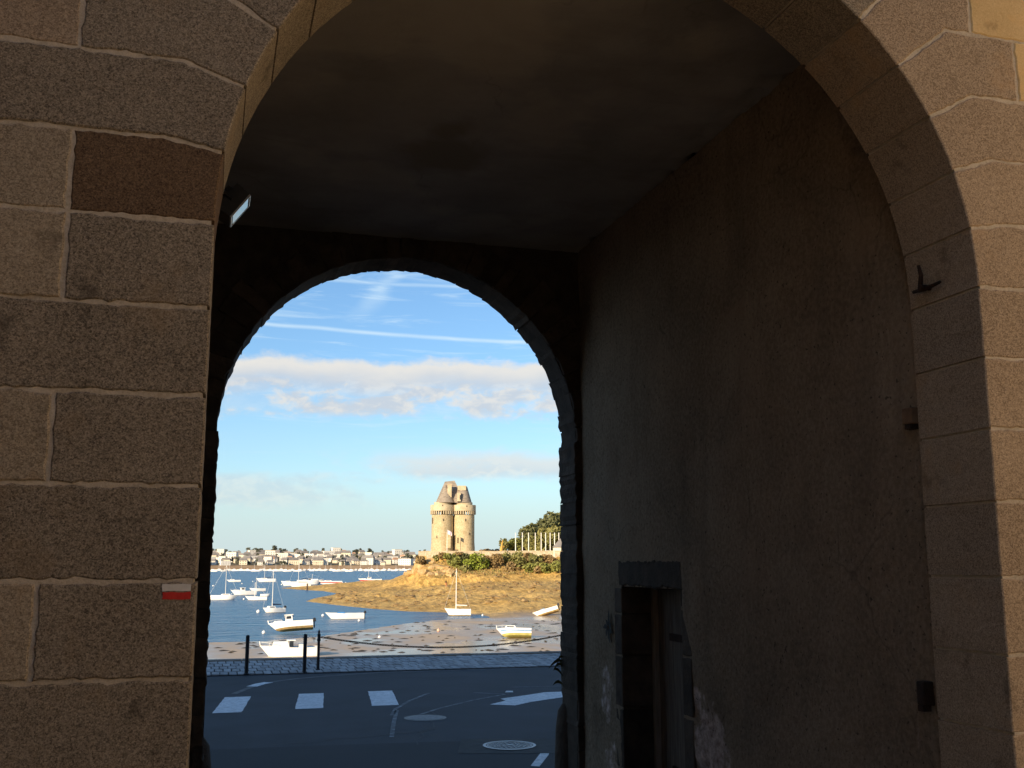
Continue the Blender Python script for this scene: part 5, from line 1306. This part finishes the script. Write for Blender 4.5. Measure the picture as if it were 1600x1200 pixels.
def under():
    r_ = random.Random(11); vs = []; fs = []
    for i in range(2600):
        px = r_.uniform(676, 900); d = r_.uniform(326, 345); v = ray(px, 880); x, y = v.x / math.hypot(v.x, v.y) * d, v.y / math.hypot(v.x, v.y) * d
        k = len(vs); s = r_.uniform(.3, .8); vs.append((x, y, s)); fs.append(s)
    P1 = np.array([(a, b) for a, b, s in vs]); Z = terrain_z(P1); mb = MB()
    for (x, y, s), z in zip(vs, Z):
        if z < -4.6: continue
        a = r_.uniform(0, 6.28); b_ = a + r_.uniform(1, 2)
        mb.add([(x - s * .3 * math.cos(a), y - s * .3 * math.sin(a), z - .1), (x + s * .3 * math.cos(a), y + s * .3 * math.sin(a), z - .1), (x + s * .4 * math.cos(b_), y + s * .4 * math.sin(b_), z + s)], [(0, 1, 2)], r_.choice((0, 0, 1)))
    return mb
tag(under().build('undergrowth', [M['leaf_brown'], M['leaf_mid']], fix=False), kind='stuff')

# trees behind the rampart
def tree(px, py, d, w, h, m_, lab, seed, n=2200, leaf=.75, base=.35, lobes=11):
    p = at_d(px, py, d); t = thing('tree', lab, 'tree', (p.x, p.y, PZ), 0, 'trees behind the flagpoles')
    leaf_cloud(n, rnd_lobes(lobes, w, h, seed, base), leaf, seed).build('crown', M[m_], t, fix=False); trunk(h, .45, seed, w).build('trunk', M['bark'], t)
tree(845, 863, 392, 10.5, 14.5, 'leaf_dark', 'tall dark tree with a rounded crown behind the flagpoles', 501, 3000)
tree(870, 863, 402, 7.5, 16.5, 'leaf_dark', 'tallest dark tree partly hidden by the right jamb', 502, 3000)
tree(829, 863, 380, 5.4, 12.0, 'leaf_dark', 'feathery dark tree on the left flank of the wood', 503, 1500, .7)
tree(858, 863, 372, 6.0, 9.5, 'leaf_mid', 'olive tree in front of the tall dark ones', 504, 2200)
tree(836, 863, 370, 4.6, 6.5, 'leaf_mid', 'low olive tree behind the middle flagpoles', 505, 1400)
tree(872, 863, 376, 5.0, 10.5, 'leaf_mid', 'olive tree above the hut', 506, 1600)
tree(800, 863, 378, 4.6, 6.2, 'leaf_green', 'small rounded green tree left of the first flagpole', 507, 1400, .6)
tree(786, 863, 372, 2.4, 6.0, 'leaf_mid', 'little tree behind the carved post', 508, 600, .5)
tree(818, 863, 382, 3.4, 4.6, 'leaf_brown', 'low brown tree between the second and third flagpole', 509, 900, .6)
tree(768, 863, 390, 4.5, 2.8, 'leaf_brown', 'low brown thicket between tower and carved post', 510, 800, .5)
tree(893, 863, 395, 8, 15, 'leaf_dark', 'dark tree wholly behind the right jamb', 511, 1500, .9)
pole = MB().tube([(0, 0, -1), (0, 0, 7.3)], [.17, .13], 8)
pm = None
for i, px in enumerate((805.6, 816.3, 826, 836.5, 845.7, 852.7, 859.8, 866.6, 873.4)):
    p = at_d(px, 863, 349); t = thing('flagpole', '%s bare white flagpole from the tower along the rampart' % ORD[i], 'flagpole', (p.x, p.y, PZ), 0, 'bare white flagpoles behind the rampart')
    if pm is None: pm = pole.build('pole', M['pole'], t); cpm = MB().lathe([(.15, 7.3), (.18, 7.36), (.1, 7.5), (0, 7.52)], n=8).build('cap', M['pole'], t)
    else: inst(pm, 'pole', t); inst(cpm, 'cap', t)
p = at_d(784, 863, 348); cp_ = thing('carved_post', 'ochre carved wooden post rising from the rampart between trees', 'sculpture', (p.x, p.y, PZ - .6))
mb = MB(); mb.tube([(-.35, 0, 0), (-.25, 0, 1.6), (-.1, 0, 3.0), (.02, 0, 3.9)], [.42, .5, .48, .3], 9); mb.build('body', M['sculpt'], cp_, smooth=True)
mb = MB(); mb.tube([(.0, 0, 3.8), (.1, 0, 4.6), (.25, 0, 5.6)], [.28, .22, .09], 8); mb.build('raised_arm', M['sculpt'], cp_, smooth=True)
mb = MB(); mb.tube([(-.1, 0, 3.2), (.5, 0, 3.5), (1.0, 0, 3.45)], [.25, .2, .12], 8); mb.build('side_arm', M['sculpt'], cp_, smooth=True)
p = at_d(878, 866, 342); ht = thing('hut', 'small cream hut with a grey gabled roof half hidden by the right jamb', 'hut', (p.x, p.y, PZ - 1.2), -.28)
MB().box((0, 0, 1.9), (5.6, 4, 3.8)).build('wall', M['hut_wall'], ht)
mb = MB(); w, d_, h_ = 6.2, 4.6, 3.8; mb.add([(-w / 2, -d_ / 2, h_), (w / 2, -d_ / 2, h_), (w / 2, d_ / 2, h_), (-w / 2, d_ / 2, h_), (-.4, 0, h_ + 3.0), (w / 2, 0, h_ + 3.0)], [(0, 1, 5, 4), (1, 2, 5), (2, 3, 4, 5), (3, 0, 4), (3, 2, 1, 0)]); mb.build('roof', M['far_slate'], ht)

# a walker on the foreshore
def person(px, py, lab, top, legs, rz):
    p = on_ground(px, py); t = thing('person', lab, 'person', p, rz)
    J = [(0, 0, .95), (0, 0, 1.2), (0, 0, 1.45), (0, .02, 1.56), (0, .04, 1.68), (.18, 0, 1.42), (.25, .06, 1.15), (.24, .2, .95), (-.18, 0, 1.42), (-.26, .02, 1.15), (-.24, .1, .92),
         (.1, 0, .9), (.12, .12, .5), (.12, .02, .06), (.12, .17, .03), (-.1, 0, .9), (-.12, -.04, .5), (-.12, -.2, .08), (-.12, -.06, .03)]
    E_ = [(0, 1), (1, 2), (2, 3), (3, 4), (2, 5), (5, 6), (6, 7), (2, 8), (8, 9), (9, 10), (0, 11), (11, 12), (12, 13), (13, 14), (0, 15), (15, 16), (16, 17), (17, 18)]
    RR = [.15, .15, .15, .06, .11, .07, .05, .035, .07, .05, .035, .1, .07, .045, .04, .1, .07, .045, .04]
    me = bpy.data.meshes.new('body'); me.from_pydata(J, E_, []); o = bpy.data.objects.new('body', me); COL.objects.link(o); o.parent = t
    bm = bmesh.new(); bm.from_mesh(me); lay = bm.verts.layers.skin.verify()
    for v, r in zip(bm.verts, RR): v[lay].radius = (r, r)
    bm.verts.ensure_lookup_table(); bm.verts[0][lay].use_root = True; bm.to_mesh(me); bm.free()
    o.modifiers.new('skin', 'SKIN'); s = o.modifiers.new('sub', 'SUBSURF'); s.levels = 1; s.render_levels = 1
    me.materials.append(top)
    mb = MB(); mb.tube([(.1, 0, .92), (.12, .12, .5), (.12, .02, .1)], [.125, .09, .065], 8); mb.tube([(-.1, 0, .92), (-.12, -.04, .5), (-.12, -.2, .12)], [.125, .09, .065], 8); mb.tube([(0, 0, .84), (0, 0, 1.0)], [.17, .17], 8); mb.build('trousers', legs, t)
    mb = MB(); mb.lathe([(0, -.06), (.09, -.03), (.12, .04), (.09, .11), (0, .14)], (0, .03, 1.70), 10); mb.build('hair', M['bark'], t)
person(697, 916, 'person in a dark top and red trousers walking on the foreshore below the tower', mat('dark_top', (.05, .035, .02), (.07, .05, .03)), mat('red_trousers', (.48, .13, .09), (.55, .17, .12)), .8)
